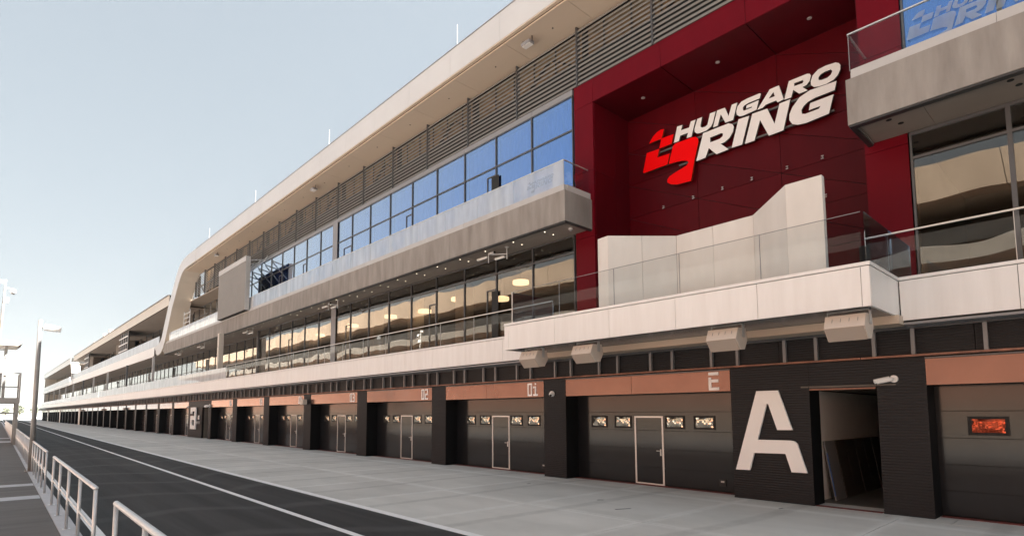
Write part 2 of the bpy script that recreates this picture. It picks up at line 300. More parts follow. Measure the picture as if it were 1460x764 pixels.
SIGN = [('emblem_piece','R',[[11.798,12.85],[11.704,12.977],[11.599,13.088],[11.434,13.185],[11.273,13.223],[11.143,13.198],[11.189,13.005],[11.265,12.848],[11.525,12.853]],[]),('emblem_piece','R',[[11.265,12.859],[10.74,12.838],[10.839,12.493],[11.363,12.488]],[]),('emblem_piece','R',[[11.915,12.501],[11.356,12.485],[11.457,12.165],[10.927,12.135],[11.033,11.745],[12.07,11.731],[12.102,11.779]],[]),('emblem_piece','R',[[10.781,12.384],[10.676,12.443],[9.991,12.428],[9.866,12.395],[9.78,12.295],[9.766,12.174],[9.951,11.504],[10.101,10.792],[10.672,10.831],[10.935,10.929],[11.063,11.034],[11.063,11.143],[10.963,11.249],[10.732,11.317],[10.467,11.379],[10.262,11.434],[10.174,11.528],[10.219,11.597],[10.42,11.674],[10.681,11.711],[10.979,11.734]],[]),('letter','W',[[10.584,13.071],[10.371,13.051],[10.429,12.868],[10.108,12.846],[10.035,13.052],[9.847,13.047],[10.03,12.463],[10.22,12.482],[10.158,12.662],[10.466,12.673],[10.536,12.483],[10.744,12.489]],[]),('letter','W',[[9.776,13.043],[9.591,13.044],[9.66,12.785],[9.664,12.691],[9.595,12.643],[9.49,12.629],[9.402,12.67],[9.291,13.053],[9.085,13.047],[9.195,12.667],[9.267,12.558],[9.443,12.471],[9.689,12.469],[9.83,12.51],[9.899,12.597],[9.902,12.704]],[]),('letter','W',[[9.027,13.054],[8.743,13.04],[8.625,12.684],[8.497,13.043],[8.303,13.037],[8.47,12.476],[8.748,12.487],[8.9,12.856],[9.025,12.486],[9.201,12.49]],[]),('letter','W',[[7.546,13.042],[7.508,13.012],[7.544,12.865],[7.906,12.865],[8.064,12.833],[8.123,12.775],[8.117,12.683],[8.071,12.651],[7.828,12.65],[7.814,12.687],[8.013,12.696],[7.996,12.804],[7.58,12.815],[7.668,12.517],[8.109,12.487],[8.25,12.512],[8.342,12.617],[8.353,12.739],[8.299,12.901],[8.167,13.011],[7.961,13.038]],[]),('letter','W',[[7.218,13.034],[6.926,13.04],[6.798,12.503],[6.994,12.477],[7.034,12.565],[7.371,12.56],[7.464,12.496],[7.644,12.497]],[[[7.107,12.888],[7.26,12.731],[7.07,12.727]]]),('letter','W',[[6.619,13.044],[6.075,13.039],[5.996,13.002],[5.965,12.926],[6.007,12.776],[6.105,12.674],[6.222,12.659],[6.079,12.487],[6.33,12.485],[6.5,12.692],[6.571,12.467],[6.784,12.479]],[[[6.463,12.9],[6.211,12.887],[6.186,12.844],[6.216,12.787],[6.467,12.802]]]),('letter','W',[[5.27,13.025],[5.186,12.965],[5.14,12.878],[5.155,12.736],[5.229,12.593],[5.346,12.499],[5.551,12.459],[5.757,12.472],[5.899,12.519],[5.974,12.608],[5.982,12.734],[5.921,12.905],[5.757,13.026],[5.549,13.052]],[[[5.404,12.862],[5.583,12.866],[5.688,12.84],[5.756,12.766],[5.755,12.684],[5.684,12.642],[5.517,12.639],[5.412,12.695],[5.37,12.794]]]),('letter','W',[[9.578,12.419],[8.635,12.418],[8.508,12.34],[8.457,12.219],[8.486,12.063],[8.623,11.881],[8.791,11.793],[8.941,11.781],[8.671,11.479],[9.11,11.458],[9.382,11.783],[9.514,11.475],[9.874,11.465]],[[[9.323,12.155],[8.909,12.167],[8.845,12.118],[8.864,12.034],[8.967,11.978],[9.323,11.975]]]),('letter','W',[[8.286,12.42],[7.919,12.402],[8.196,11.48],[8.563,11.492]],[]),('letter','W',[[7.816,12.425],[7.324,12.404],[7.116,11.791],[6.933,12.413],[6.599,12.416],[6.852,11.465],[7.314,11.455],[7.57,12.103],[7.778,11.464],[8.103,11.468]],[]),('letter','W',[[5.269,12.428],[5.332,12.16],[5.876,12.153],[6.09,12.109],[6.215,12.024],[6.288,11.917],[6.28,11.79],[6.187,11.746],[5.791,11.753],[5.741,11.822],[6.077,11.822],[6.027,12.036],[5.368,12.039],[5.521,11.481],[6.174,11.441],[6.417,11.477],[6.578,11.566],[6.66,11.73],[6.652,11.914],[6.553,12.122],[6.322,12.364],[6.021,12.461]],[])]
# ------------------------------------------------------------------ ground and pit lane
LX = lambda a, y: a + .0135 * (y - 10)             # the pit wall and the painted lines run a touch askew to the building
def strip(a0, a1, y0, y1, z, name, m, parent=None, z0=None, step=20):
    mb = MB(); y = y0
    while y < y1 - 1e-6:
        e = min(y + step, y1); P_ = [(LX(a0, y), y), (LX(a1, y), y), (LX(a1, e), e), (LX(a0, e), e)]
        if z0 is None: mb.quad(*[(p[0], p[1], z) for p in P_])
        else: mb.prism(P_, 'z', z0, z)
        y = e
    return solid(name, parent, mb, m)
def sheet(name, x0, x1, y0, y1, z, m):
    mb = MB(); mb.quad((x0, y0, z), (x1, y0, z), (x1, y1, z), (x0, y1, z)); return tag(solid(name, None, mb, m), kind='structure')
sheet('ground', -2500, 2500, -600, 4500, -.06, 'ground')
tag(strip(1.30, 6.95, -20, 420, .006, 'pit_lane', 'asphalt'), kind='structure')
tag(strip(-20, -2.4, -60, 520, .004, 'main_straight', 'track'), kind='structure')
ap = sheet('apron', 6.2, 22, -20, 420, -.02, 'panelgap')
# slabs of the apron
SL = {}
y = 20 - 3.33 * 12
k = 0
while y < 270:
    far = y > 120
    h = 3.33 * (6 if far else 1)
    for x0, x1 in ((6.3, 10.3), (10.3, 14.75)): box('concrete_slab', ap, x0, x1 - .016, y, y + h - .016, -.015, .002, 'apron')
    y += h
y = -16.2
while y < 60: box('threshold_slab', ap, 14.765, 16.0, y, y + 1.084, -.015, .0015, 'apron'); y += 1.10
box('threshold_slab', ap, 14.75, 16.0, y, 262, -.015, .0015, 'apron')
for a, b, nm in ((5.175, 5.325, 'lane_line'), (6.76, 6.98, 'apron_edge_line'), (1.60, 1.76, 'pit_wall_line')):
    tag(strip(a, b, -20, 400, .012, nm, 'line'), kind='structure')
tag(strip(1.42, 1.52, -20, 400, .0105, 'drain_slot', 'panelgap'), kind='structure')
# walkway of the pit wall
wk = tag(strip(-2.2, 1.04, -20, 180, .22, 'walkway', 'walk', z0=-.05), kind='structure')
kb = tag(strip(1.045, 1.31, -20, 180, .228, 'pit_wall_kerb', 'kerb', z0=-.05, step=1.66), kind='structure')
for y0, y1 in ((17.05, 17.75), (20.2, 20.85), (52, 54.5), (60, 62)): tag(strip(-2.2, 1.03, y0, y1, .2245, 'pale_walkway_band', 'kerb'), kind='structure')
# ------------------------------------------------------------------ the pit building
BR = thing('pit_building', (17.2, 60, 0), 'long white three storey pit building with dark garages and a wine red recess', 'building')
B = BR
XP, XD, XG = 15.2, 15.85, 17.2
def rib_mesh(name, width, z0, z1, m='corr', pitch=.062, dep=.014):
    """horizontal corrugated sheet of given width (along y), facing -x, origin at its lower middle front"""
    mb = MB(); n = int(round((z1 - z0) / pitch)); p = (z1 - z0) / n; prof = []
    for i in range(n): z = z0 + i * p; prof += [(0, z), (0, z + p * .45), (dep, z + p * .55), (dep, z + p * .95)]
    prof.append((0, z1)); h = width / 2
    for (xa, za), (xb, zb) in zip(prof, prof[1:]): mb.quad((xa, -h, za), (xb, -h, zb), (xb, h, zb), (xa, h, za))
    return mb.mesh(name, m)
PIER = {}
def corr(name, y0, y1, z0, z1, x=XP, back=.7, side=True):
    w_ = round(y1 - y0, 3); k = (name, w_, z0, z1, back, x)
    if k not in PIER:
        mb = MB(); n = int(round((z1 - z0) / .062)); p = (z1 - z0) / n; prof = []
        for i in range(n): z = z0 + i * p; prof += [(0, z), (0, z + p * .45), (.022, z + p * .55), (.022, z + p * .95)]
        prof.append((0, z1)); h = w_ / 2
        for (xa, za), (xb, zb) in zip(prof, prof[1:]): mb.quad((xa, -h, za), (xb, -h, zb), (xb, h, zb), (xa, h, za), 0)
        mb.box(.0225, back, -h + .002, h - .002, z0, z1, 1)
        PIER[k] = mb.mesh(name, ['corr', 'jamb'])
    return link(name, PIER[k], (x, (y0 + y1) / 2, 0), B)
# --- garage doors: prototype built once for a 5.77 m bay, copied along the building
def part_copy(src, loc, parent):
    c = src.copy(); COL.objects.link(c); c.parent = parent; c.location = Vector(loc) - WL[parent.name]; WL[c.name] = Vector(loc)
    for ch in [k for k in KIDS.get(src.name, [])]:
        e = ch.copy(); COL.objects.link(e); e.parent = c
    return c
KIDS = {}
def sub(par, name, me, off):
    o = bpy.data.objects.new(name, me); COL.objects.link(o); o.parent = par; o.location = off; KIDS.setdefault(par.name, []).append(o); return o
def bmesh_box(dx, dy, dz, m, name, bev=0):
    k = ('s', name, dx, dy, dz, m)
    if k not in BC: BC[k] = MB().box(-dx / 2, dx / 2, -dy / 2, dy / 2, -dz / 2, dz / 2).mesh(name, m)
    return BC[k]
def make_door(w_, detail=2, y0=0, pane='pane', wins=4):
    """door origin at lower right corner (smallest y) on the ground, panel face at x=0"""
    me = MB().box(.05, .09, 0, w_, 0, 2.84).mesh('garage_door', 'jamb')
    d_ = link('garage_door', me, (XD, y0, 0), B)
    if detail >= 1:
        zs = (.03, .56, 1.12, 1.69, 2.27, 2.84)
        for a, b in zip(zs, zs[1:]): sub(d_, 'door_panel', bmesh_box(.05, w_ - .01, b - a - .012, 'door', 'door_panel'), (.025, w_ / 2, (a + b) / 2))
        mb = MB()
        for a, b, c, e in ((2.42, 2.47, .02, 2.09), (3.39, 3.44, .02, 2.09), (2.42, 3.44, 2.09, 2.14), (2.47, 3.39, .02, .06)): mb.box(-.022, .02, a, b, c, e)
        sub(d_, 'wicket_frame', mb.mesh('wicket_frame', 'steelw'), (0, 0, 0))
        mb = MB(); mb.box(-.035, -.01, 2.50, 2.54, .92, 1.12); mb.tube((-.03, 2.52, 1.07), (-.075, 2.52, 1.07), .012); mb.tube((-.07, 2.51, 1.07), (-.07, 2.64, 1.07), .012)
        sub(d_, 'door_handle', mb.mesh('door_handle', 'steelw'), (0, 0, 0))
        if detail == 2:
            pm_ = MB(); N = 10
            for i in range(N):
                for j in range(6):
                    def P(i_, j_):
                        u, v = i_ / N * 2 - 1, j_ / 6 * 2 - 1; b = (1 - u * u) * (1 - v * v) * .035 + .012 * math.sin(4.2 * u) * math.sin(3.1 * v)
                        return (.0 - b, u * .262, v * .142)
                    pm_.quad(P(i, j), P(i + 1, j), P(i + 1, j + 1), P(i, j + 1))
            key = ('pm', pane)
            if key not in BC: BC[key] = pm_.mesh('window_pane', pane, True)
            for yc in ((1.09, 2.03, 3.88, 4.83) if wins == 4 else (4.9, 3.9, 1.1)):
                mf = BC.get('wf')
                if not mf:
                    q = MB(); q.box(-.012, .01, -.33, .33, .17, .20); q.box(-.012, .01, -.33, .33, -.20, -.17); q.box(-.012, .01, -.33, -.29, -.17, .17); q.box(-.012, .01, .29, .33, -.17, .17); q.box(-.004, .01, -.29, .29, -.17, .17)
                    mf = BC['wf'] = q.mesh('window_frame', 'black')
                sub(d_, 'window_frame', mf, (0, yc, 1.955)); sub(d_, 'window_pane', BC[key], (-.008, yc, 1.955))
    return d_
M['steelw'] = mat('pale_aluminium_trim', (.70, .68, .66), .4, metal=.3)
bays = [(7.06 + 6.79 * k, 12.83 + 6.79 * k) for k in range(7)]
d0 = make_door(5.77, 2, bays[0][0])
mb = MB(); mb.box(-.03, .0, .50, .70, .17, .37); mb.box(-.034, -.0305, .55, .65, .28, .33, 1)
sk = sub(d0, 'socket_box', mb.mesh('socket_box', ['black', 'kerbmetal']), (0, 0, 0)); KIDS[d0.name].remove(sk); BC['sock'] = sk.data
for a, b in bays[1:]:
    c_ = part_copy(d0, (XD, a, 0), B)
    if a < 15: sub(c_, 'socket_box', BC['sock'], (0, 0, 0))
dr = make_door(5.77, 2, 2.82 - 5.77, pane='pane_red_refl', wins=3)
part_copy(dr, (XD, -9.7, 0), B)
far_bays = [(60.95 + 6.6 * j, 66.6 + 6.6 * j) for j in range(29)]
d1 = make_door(5.65, 1, far_bays[0][0])
for a, b in far_bays[1:]: part_copy(d1, (XD, a, 0), B)
# piers
piers = [(12.83 + 6.79 * k, 13.85 + 6.79 * k) for k in range(6)] + [(53.57, 54.4)] + [(66.6 + 6.6 * j, 67.55 + 6.6 * j) for j in range(28)]
for a, b in piers: corr('pier', a, b, 0.0, 3.44)
for yy in (143.9, 184, 221): box('wide_white_pier', B, 15.12, 15.19, yy, yy + 2.4, 0, 3.44, 'cream')
corr('pier', -3.95, -2.95, 0, 3.44); corr('pier', 2.82, 3.72, 0, 3.44)
corr('corrugated_wall', 5.12, 7.05, 0, 3.44); corr('corrugated_wall', 3.725, 5.115, 2.81, 3.44, back=.3)
corr('corrugated_wall', 56.3, 60.95, 0, 3.44); corr('corrugated_wall', 54.405, 56.295, 2.83, 3.44, back=.3)
for yy in (5.118, 3.722): box('wall_joint', B, 15.195, 15.215, yy - .006, yy + .006, 2.82, 3.44, 'panelgap')
box('door_head_trim', B, 15.17, 15.22, 3.74, 5.10, 2.775, 2.81, 'rust')
# open passage in bay A
for x0, x1, y0, y1, z0, z1, m, nm in ((15.9, 24, 5.30, 5.36, 0, 2.8, 'wallwhite', 'passage_wall'), (15.9, 24, 3.30, 3.36, 0, 2.8, 'interior', 'passage_wall'),
        (15.2, 24, 3.36, 5.30, 2.82, 2.9, 'interior', 'passage_ceiling'), (16.0, 24, 3.36, 5.30, -.05, .005, 'interior', 'passage_floor'), (23.9, 24, 3.36, 5.3, 0, 2.8, 'black', 'passage_end_wall'),
        (15.25, 15.9, 5.125, 5.30, 0, 2.8, 'jamb', 'passage_jamb'), (15.4, 24, 54.3, 54.36, 0, 2.8, 'interior', 'passage_wall'), (15.4, 24, 56.3, 56.36, 0, 2.8, 'interior', 'passage_wall'), (21, 21.1, 54.36, 56.3, 0, 2.8, 'black', 'passage_end_wall')):
    box(nm, B, x0, x1, y0, y1, z0, z1, m)
M['board'] = mat('dark_laminate_board', (.085, .072, .062), .4, var=.15, scale=2)
# boards leaning on the passage wall
g = 'dark boards leaning in the open passage'
for i in range(6):
    mb = MB(); x = 16.5 + i * .80
    mb.prism([(5.03 - .012 * (i % 2), .012), (5.07 - .012 * (i % 2), .012), (5.29, 1.50), (5.25, 1.50)], 'x', x, x + .76)
    lb = ['front board with a blue taped edge leaning on the white passage wall', 'second board leaning in the passage beside the letter A', 'third dark board from the mouth of the passage', 'fourth dark board from the mouth of the passage', 'fifth dark board deep in the passage', 'innermost dark board leaning in the passage'][i]
    o = tag(solid('leaning_board', None, mb, 'mullgrey' if i == 0 else 'board'), lb, 'board', g)
    if i == 0:
        q = MB(); q.prism([(5.04, .12), (5.06, .12), (5.21, 1.2), (5.19, 1.2)], 'x', 16.488, 16.499); solid('tape', o, q, 'blue')
# thresholds with red primer
for a, b in [(-2.95, 2.82), (3.74, 5.12)] + bays + far_bays[:6]: box('red_threshold', B, 15.62 if a != 3.74 else 15.22, 15.84 if a != 3.74 else 15.4, a + .02, b - .02, .002, .014, 'redmark')
# header fascias above the doors
def header(a, b, split=.46):
    s = a + (b - a) * (1 - split)
    for p, q in ((a + .004, s - .006), (s + .006, b - .004)): box('header_fascia', B, 15.215, 15.26, p, q, 2.825, 3.385, 'header')
    box('header_soffit', B, 15.265, 15.9, a, b, 2.835, 2.87, 'jamb'); box('header_trim', B, 15.20, 15.27, a, b, 3.39, 3.425, 'mull')
for a, b in [(-9.7, -3.95), (-2.95, 2.82)] + bays + far_bays: header(a, b)
y = -9.6
while y < 253: box('rail_flashing', B, 15.10, 15.22, y, min(y + 3.38, 253), 3.448, 3.492, 'rust'); y += 3.395
# clerestory
y = -9.6
while y < 253:
    w_ = 3.87 if y < 130 else 19.4
    corr('clerestory_sheet', y + .006, y + w_ - .006, 3.5, 4.17, x=15.46, back=.1); y += w_
box('clerestory_beam', B, 15.33, 15.45, -9.6, 253, 4.08, 4.17, 'mull')
for k in range(-12, 115):
    for o_ in (0, -.73):
        yy = 13.46 + o_ + 1.938 * k
        if -9 < yy < 235: box('clerestory_post', B, 15.36, 15.455, yy - .035, yy + .035, 3.495, 4.08, 'mullgrey')
# ------------------------------------------------------------------ first terrace
XT, XB, XR = 14.7, 12.67, 15.5
def fascia(x, y0, y1, z0, z1, pitch, off, m='white', cap='white', t=.05, name='fascia_panel'):
    ys = [y0]; k = math.ceil((y0 - off) / pitch + 1e-6)
    while off + k * pitch < y1 - 1e-3:
        if off + k * pitch > y0 + .05: ys.append(off + k * pitch)
        k += 1
    ys.append(y1)
    for a, b in zip(ys, ys[1:]): box(name, B, x, x + t, a + .005, b - .005, z0, z1, m)
fascia(XT, 13.26, 130, 4.19, 5.045, 2.22, 22.13); fascia(XT, 130, 252, 4.19, 5.045, 8.88, 130.0)
fascia(XT, -9.5, 3.08, 4.19, 5.045, 1.86, 1.22)
for y0, y1 in ((13.26, 252), (-9.5, 3.08)):
    box('parapet_cap', B, XT - .012, XT + .2, y0, y1, 5.062, 5.13, 'white'); box('fascia_backing', B, XT + .052, XT + .12, y0, y1, 4.15, 5.06, 'panelgap')
    box('gutter_lip', B, XT + .03, XT + .55, y0, y1, 4.10, 4.148, 'mullgrey')
    box('terrace_slab', B, XT + .125, XG - .02, y0, y1, 4.75, 5.0, 'kerbmetal')
box('terrace_underside', B, 14.85, 15.46, -9.5, 252, 4.176, 4.20, 'darkmetal')
fascia(XB, 3.10, 13.24, 4.27, 5.05, 1.96, 5.21)
box('parapet_cap', B, XB - .012, XB + .2, 3.085, 13.255, 5.066, 5.135, 'white'); box('fascia_backing', B, XB + .052, XB + .12, 3.16, 13.18, 4.29, 5.06, 'panelgap')
for y0, y1 in ((3.10, 3.15), (13.19, 13.24)): box('end_fascia_panel', B, XB + .055, XT + .05, y0, y1, 4.27, 5.05, 'white')
for y0, y1 in ((3.085, 3.28), (13.06, 13.255)): box('parapet_cap', B, XB + .2, XT + .2, y0, y1, 5.068, 5.136, 'white')
box('terrace_slab', B, XB + .13, XG - .02, 3.16, 13.18, 4.80, 5.01, 'kerbmetal')
M['undergloss'] = mat('glossy_grey_soffit', (.16, .18, .20), .25, metal=.2)
for i in range(5): box('underside_panel', B, XB + .03, 14.35, 3.16 + i * 2.004, 3.16 + i * 2.004 + 1.99, 4.285, 4.30, 'undergloss')
box('underside_beam', B, 14.36, 15.0, 3.05, 13.7, 4.10, 4.28, 'soffit')
# ------------------------------------------------------------------ glass balustrades
def pane(name, x0, x1, y0, y1, z0, z1, m, parent=None): return box(name, parent or B, x0, x1, y0, y1, z0, z1, m)
def balus(x, ys, z0, z1, m, rail=None, post=False, name='balustrade_pane'):
    for a, b in zip(ys, ys[1:]):
        pane(name, x, x + .016, min(a, b) + .008, max(a, b) - .008, z0, z1, m)
    if post:
        for a in ys: box('glass_edge_trim', B, x - .003, x + .020, a - .0045, a + .0045, z0, z1, 'rail')
    if rail: box('handrail', B, x - .018, x + .034, min(ys), max(ys), z1 + .001, z1 + .032, rail)
balus(XT + .07, [12.99] + [15.0 + 2.225 * k for k in range(16)], 5.13, 6.12, 'clear', 'rail', True)
balus(XT + .07, [3.25, 1.22, -.9, -3.0, -5.1, -7.2], 5.13, 6.12, 'clear', 'rail', True)
balus(XB + .07, [3.22, 5.14, 7.07, 9.0, 10.95, 12.9], 5.136, 6.15, 'clear', None, False)
for a_, b_ in ((3.22, 12.9),): box('glass_top_edge', B, XB + .07, XB + .086, a_, b_, 6.151, 6.163, 'mullgrey')
for a_ in (5.14, 7.07, 9.0, 10.95): box('glass_joint', B, XB + .068, XB + .088, a_ - .006, a_ + .006, 5.14, 6.15, 'mullgrey')
for yy in (3.16, 12.94):
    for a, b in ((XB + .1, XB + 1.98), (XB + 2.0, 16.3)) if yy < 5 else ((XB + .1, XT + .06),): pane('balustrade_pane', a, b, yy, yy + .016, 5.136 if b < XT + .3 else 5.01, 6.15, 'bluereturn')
box('glass_edge_trim', B, XB + .064, XB + .09, 12.93, 12.96, 5.136, 6.15, 'rail')
balus(XT + .07, [48.4 + 2.26 * k for k in range(31)], 5.13, 6.06, 'filmw'); balus(XT + .07, [118.5 + 9 * k for k in range(15)], 5.13, 6.06, 'filmw')
# ------------------------------------------------------------------ upper concrete balcony
def balcony(y0, y1, end):
    n = max(1, round((y1 - y0) / 6.8)); w_ = (y1 - y0) / n
    for i in range(n): box('concrete_balcony_front', B, 15.58, 15.75, y0 + i * w_ + .005, y0 + (i + 1) * w_ - .005, 9.24, 10.40, 'concrete')
    box('drip_edge', B, 15.60, 15.78, y0 + .02, y1 - .02, 9.19, 9.237, 'darkmetal')
    n = max(1, round((y1 - y0) / 2.94)); w_ = (y1 - y0 - .2) / n
    for i in range(n): box('parapet_cap', B, 15.66, 15.80, y0 + .10 + i * w_ + .004, y0 + .10 + (i + 1) * w_ - .004, 10.403, 10.66, 'kerbmetal')
    box('balcony_slab', B, 15.79, 17.6, y0 + .16, y1 - .16, 9.6, 10.402, 'concrete')
    m = 3.0; yy = y0 + .16
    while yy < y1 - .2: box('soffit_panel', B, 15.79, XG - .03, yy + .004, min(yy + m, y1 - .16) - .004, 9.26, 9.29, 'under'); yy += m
    e = y0 if end < 0 else y1 - .15
    box('concrete_balcony_end', B, 15.755, XG + (.0 if end < 0 else 0) - .005, e + .001, e + .149, 9.24, 10.40, 'concrete')
    box('drip_edge', B, 15.79, XG - .01, e + .02, e + .13, 9.19, 9.237, 'darkmetal')
    box('parapet_cap', B, 15.81, XG - .01, e + (.06 if end < 0 else .0), e + (.15 if end < 0 else .09), 10.403, 10.66, 'kerbmetal')
balcony(13.06, 74.2, -1); balcony(-9.5, 4.08, 1)
balus(15.72, [13.2] + [13.57 + 2.27 * k for k in range(1, 15)], 10.66, 11.60, 'film', 'rail')
balus(15.72, [13.57 + 2.27 * k for k in range(14, 27)], 10.66, 11.60, 'filmw', None)
balus(15.72, [4.02, 1.9, -.4, -2.7, -5, -7.3], 10.66, 11.60, 'clear', 'rail')
for yy in (13.2, 4.0): pane('balustrade_pane', 15.76, XG - .05, yy, yy + .016, 10.66, 11.60, 'clear'); box('glass_edge_trim', B, 15.705, 15.718, yy - .004, yy + .010, 10.66, 11.6, 'mullgrey'); box('handrail', B, 15.74, XG - .05, yy - .012, yy + .03, 11.601, 11.63, 'rail')
# downlights in the balcony soffit
LR = []
for k in range(0, 33):
    yy = 14.5 + 1.735 * k
    for x in (16.07, 16.57):
        if x == 16.57 and k % 2 and k > 12: continue
        key = 'dl'
        if key not in BC: q = MB(); q.tube((0, 0, 0), (0, 0, -.012), .024, 8); BC[key] = q.mesh('downlight', 'spot')
        link('downlight', BC[key], (x, yy, 9.262), B)
for x, yy in ((16.05, 3.35), (16.45, 3.2), (16.05, 1.2), (16.4, 1.1)):
    q = MB(); q.tube((0, 0, 0), (0, 0, -.012), .06, 10); link('downlight_recess', q.mesh('downlight_recess', 'black'), (x, yy, 9.262), B)
# ------------------------------------------------------------------ curtain walls
WC = {}
def window(y0, y1, z0, z1, x, m, transoms=(), fr=.028, door=None, frm='mull', name='window'):
    k = (round(y1 - y0, 3), z0, z1, m, tuple(transoms), fr, door, name)
    if k not in WC:
        h = (y1 - y0) / 2; q = MB()
        q.box(-.05, .06, -h, -h + fr, z0, z1); q.box(-.05, .06, h - fr, h, z0, z1); q.box(-.05, .06, -h + fr, h - fr, z0, z0 + fr * 1.6); q.box(-.05, .06, -h + fr, h - fr, z1 - fr * 1.6, z1)
        for t_ in transoms: q.box(-.045, .055, -h + fr, h - fr, t_ - .03, t_ + .03)
        if door:
            a, b, zt = door; b = min(b, h - fr - .01)
            q.box(-.035, -.004, -h + a, -h + a + .045, z0 + .05, zt); q.box(-.035, -.004, -h + b - .045, -h + b, z0 + .05, zt); q.box(-.035, -.004, -h + a + .045, -h + b - .045, zt - .05, zt)
        g_ = MB(); g_.box(0, .012, -h + fr, h - fr, z0 + fr * 1.6, z1 - fr * 1.6)
        WC[k] = (q.mesh(name, frm), g_.mesh('glass_pane', m))
    f, g_ = WC[k]; o = link(name, f, (x, (y0 + y1) / 2, 0), B)
    e = bpy.data.objects.new('glass_pane', g_); COL.objects.link(e); e.parent = o
    return o
G0 = 13.93; GP = 2.263
for k in range(0, 15):
    a = G0 + GP * k
    if a > 47.5: break
    b = a + GP
    dr_ = (.02, .62, 7.85) if k in (4, 8, 12) else None
    if k == 2: dr_ = (.05, .66, 7.85)
    window(a, b, 5.0, 9.24, XG, 'darkglass', (8.53,), door=dr_); box('spandrel_panel', B, XG + .03, XG + .05, a + .04, b - .04, 8.60, 9.18, 'black')
    dr_ = {2: (.0, .62, 13.2), 5: (.0, .6, 13.2), 8: (.05, 2.15, 13.0), 11: (.0, .6, 13.2), 13: (.0, .6, 13.2)}.get(k)
    window(a, b, 10.42, 15.0, XG, 'blueglass', (13.55,), door=dr_)
for k in (15, 16): 
    a = G0 + GP * k; window(a, a + GP, 10.42, 15.0, XG, 'blueglass', (13.55,), door=(.0, .6, 13.2) if k == 15 else None)
for z0, z1 in ((5.0, 9.23), (10.42, 15.0)): box('wall_strip', B, XG - .08, XG - .055, 33.95, 34.6, z0, z1, 'mullgrey')
y = G0
while y < 52: box('head_panel', B, XG - .04, XG + .06, y + .01, y + GP - .01, 15.005, 15.235, 'mullgrey'); y += GP
# open doors: black sheets paint their unlit gaps in both storeys
M['open'] = M['black']
box('dark_door_sheet', B, XG - .075, XG - .056, 18.22, 18.72, 10.6, 13.1, 'black'); box('dark_door_sheet', B, XG - .075, XG - .056, 18.30, 18.72, 5.1, 7.75, 'black')
for a, b in ((3.19, 1.37), (1.37, -.89), (-.89, -3.15), (-3.15, -5.41), (-5.41, -7.67)):
    window(b, a, 5.0, 9.24, XG, 'darkglass', (8.58,), fr=.045); box('spandrel_panel', B, XG + .03, XG + .05, b + .05, a - .05, 8.65, 9.16, 'black'); window(b, a, 10.42, 15.0, XG, 'blueglass', (13.55,), fr=.045); box('head_panel', B, XG - .04, XG + .06, b + .01, a - .01, 15.005, 15.235, 'mullgrey')
for y0, y1 in ((13.9, 52), (-9.5, 3.18)): box('upper_ceiling', B, XG + .09, 20, y0, y1, 15.05, 15.12, 'interior')
# rooms behind the glass
for y0, y1 in ((13.9, 48.2), (-9.5, 3.18)):
    box('room_floor', B, XG + .07, 24, y0, y1, 4.9, 5.0, 'interior'); box('room_ceiling', B, XG + .07, 24, y0, y1, 9.24, 9.3, 'interiorceil')
    box('room_back_wall', B, 23.9, 24, y0, y1, 5.0, 9.24, 'interior'); box('upper_floor', B, XG + .61, 20, y0, y1, 10.3, 10.4, 'interior'); box('upper_back_wall', B, 19.9, 20, y0, y1, 10.4, 15.0, 'interior')
for y in (13.92, 48.15, 3.10, -9.5): box('room_side_wall', B, XG + .07, 24, y, y + .06, 5, 9.23, 'interior')
y = 14.0
while y < 48:      # blinds of the upper rooms
    mb = MB(); n = 18
    for i in range(n):
        a, b = y + i * 2.2 / n, y + (i + 1) * 2.2 / n; xa, xb = XG + .3 + .04 * math.sin(i * 1.9), XG + .3 + .04 * math.sin((i + 1) * 1.9)
        mb.quad((xa, a, 10.45), (xb, b, 10.45), (xb, b, 14.95), (xa, a, 14.95))
    solid('curtain', B, mb, 'curtain'); y += GP
for y in (2.0, -.2, -2.4, -4.6):
    mb = MB(); n = 18
    for i in range(n):
        a, b = y - 1.1 + i * 2.2 / n, y - 1.1 + (i + 1) * 2.2 / n; xa, xb = XG + .3 + .04 * math.sin(i * 1.9), XG + .3 + .04 * math.sin((i + 1) * 1.9)
        mb.quad((xa, a, 10.45), (xb, b, 10.45), (xb, b, 14.95), (xa, a, 14.95))
    solid('curtain', B, mb, 'curtain')
# pendant lamps, columns and chairs inside the first floor
lk = MB(); lk.tube((0, 0, 0), (0, 0, .16), .40, 24); lme = lk.mesh('pendant_lamp', 'lamp')
for i, (x, y, z) in enumerate(((19.5, 19.2, 8.55), (19.5, 20.6, 7.95), (19.6, 24.2, 8.5), (19.4, 27.1, 8.2), (19.5, 31.0, 8.4), (19.5, 36.0, 8.4), (19.6, 41.5, 8.3))):
    o = link('pendant_lamp', lme, (x, y, z)); q = MB().tube((0, 0, .16), (0, 0, 9.24 - z), .012, 6); link('cord', q.mesh('cord', 'black'), (x, y, z), o)
    tag(o, 'round lit pendant lamp behind the glass, ' + ['nearest to the red wall', 'hanging lower beside the one nearest the red wall', 'third from the red wall', 'fourth from the red wall', 'fifth from the red wall', 'sixth from the red wall', 'farthest from the red wall'][i], 'lamp', 'round pendant lamps in the first floor lounge')
for k in range(6): box('room_column', B, 19.0, 19.7, 23.0 + 4.6 * k, 23.7 + 4.6 * k, 5.0, 9.23, 'cream')
box('counter', B, 20.5, 21.4, 15, 30, 5, 6.1, 'interior')
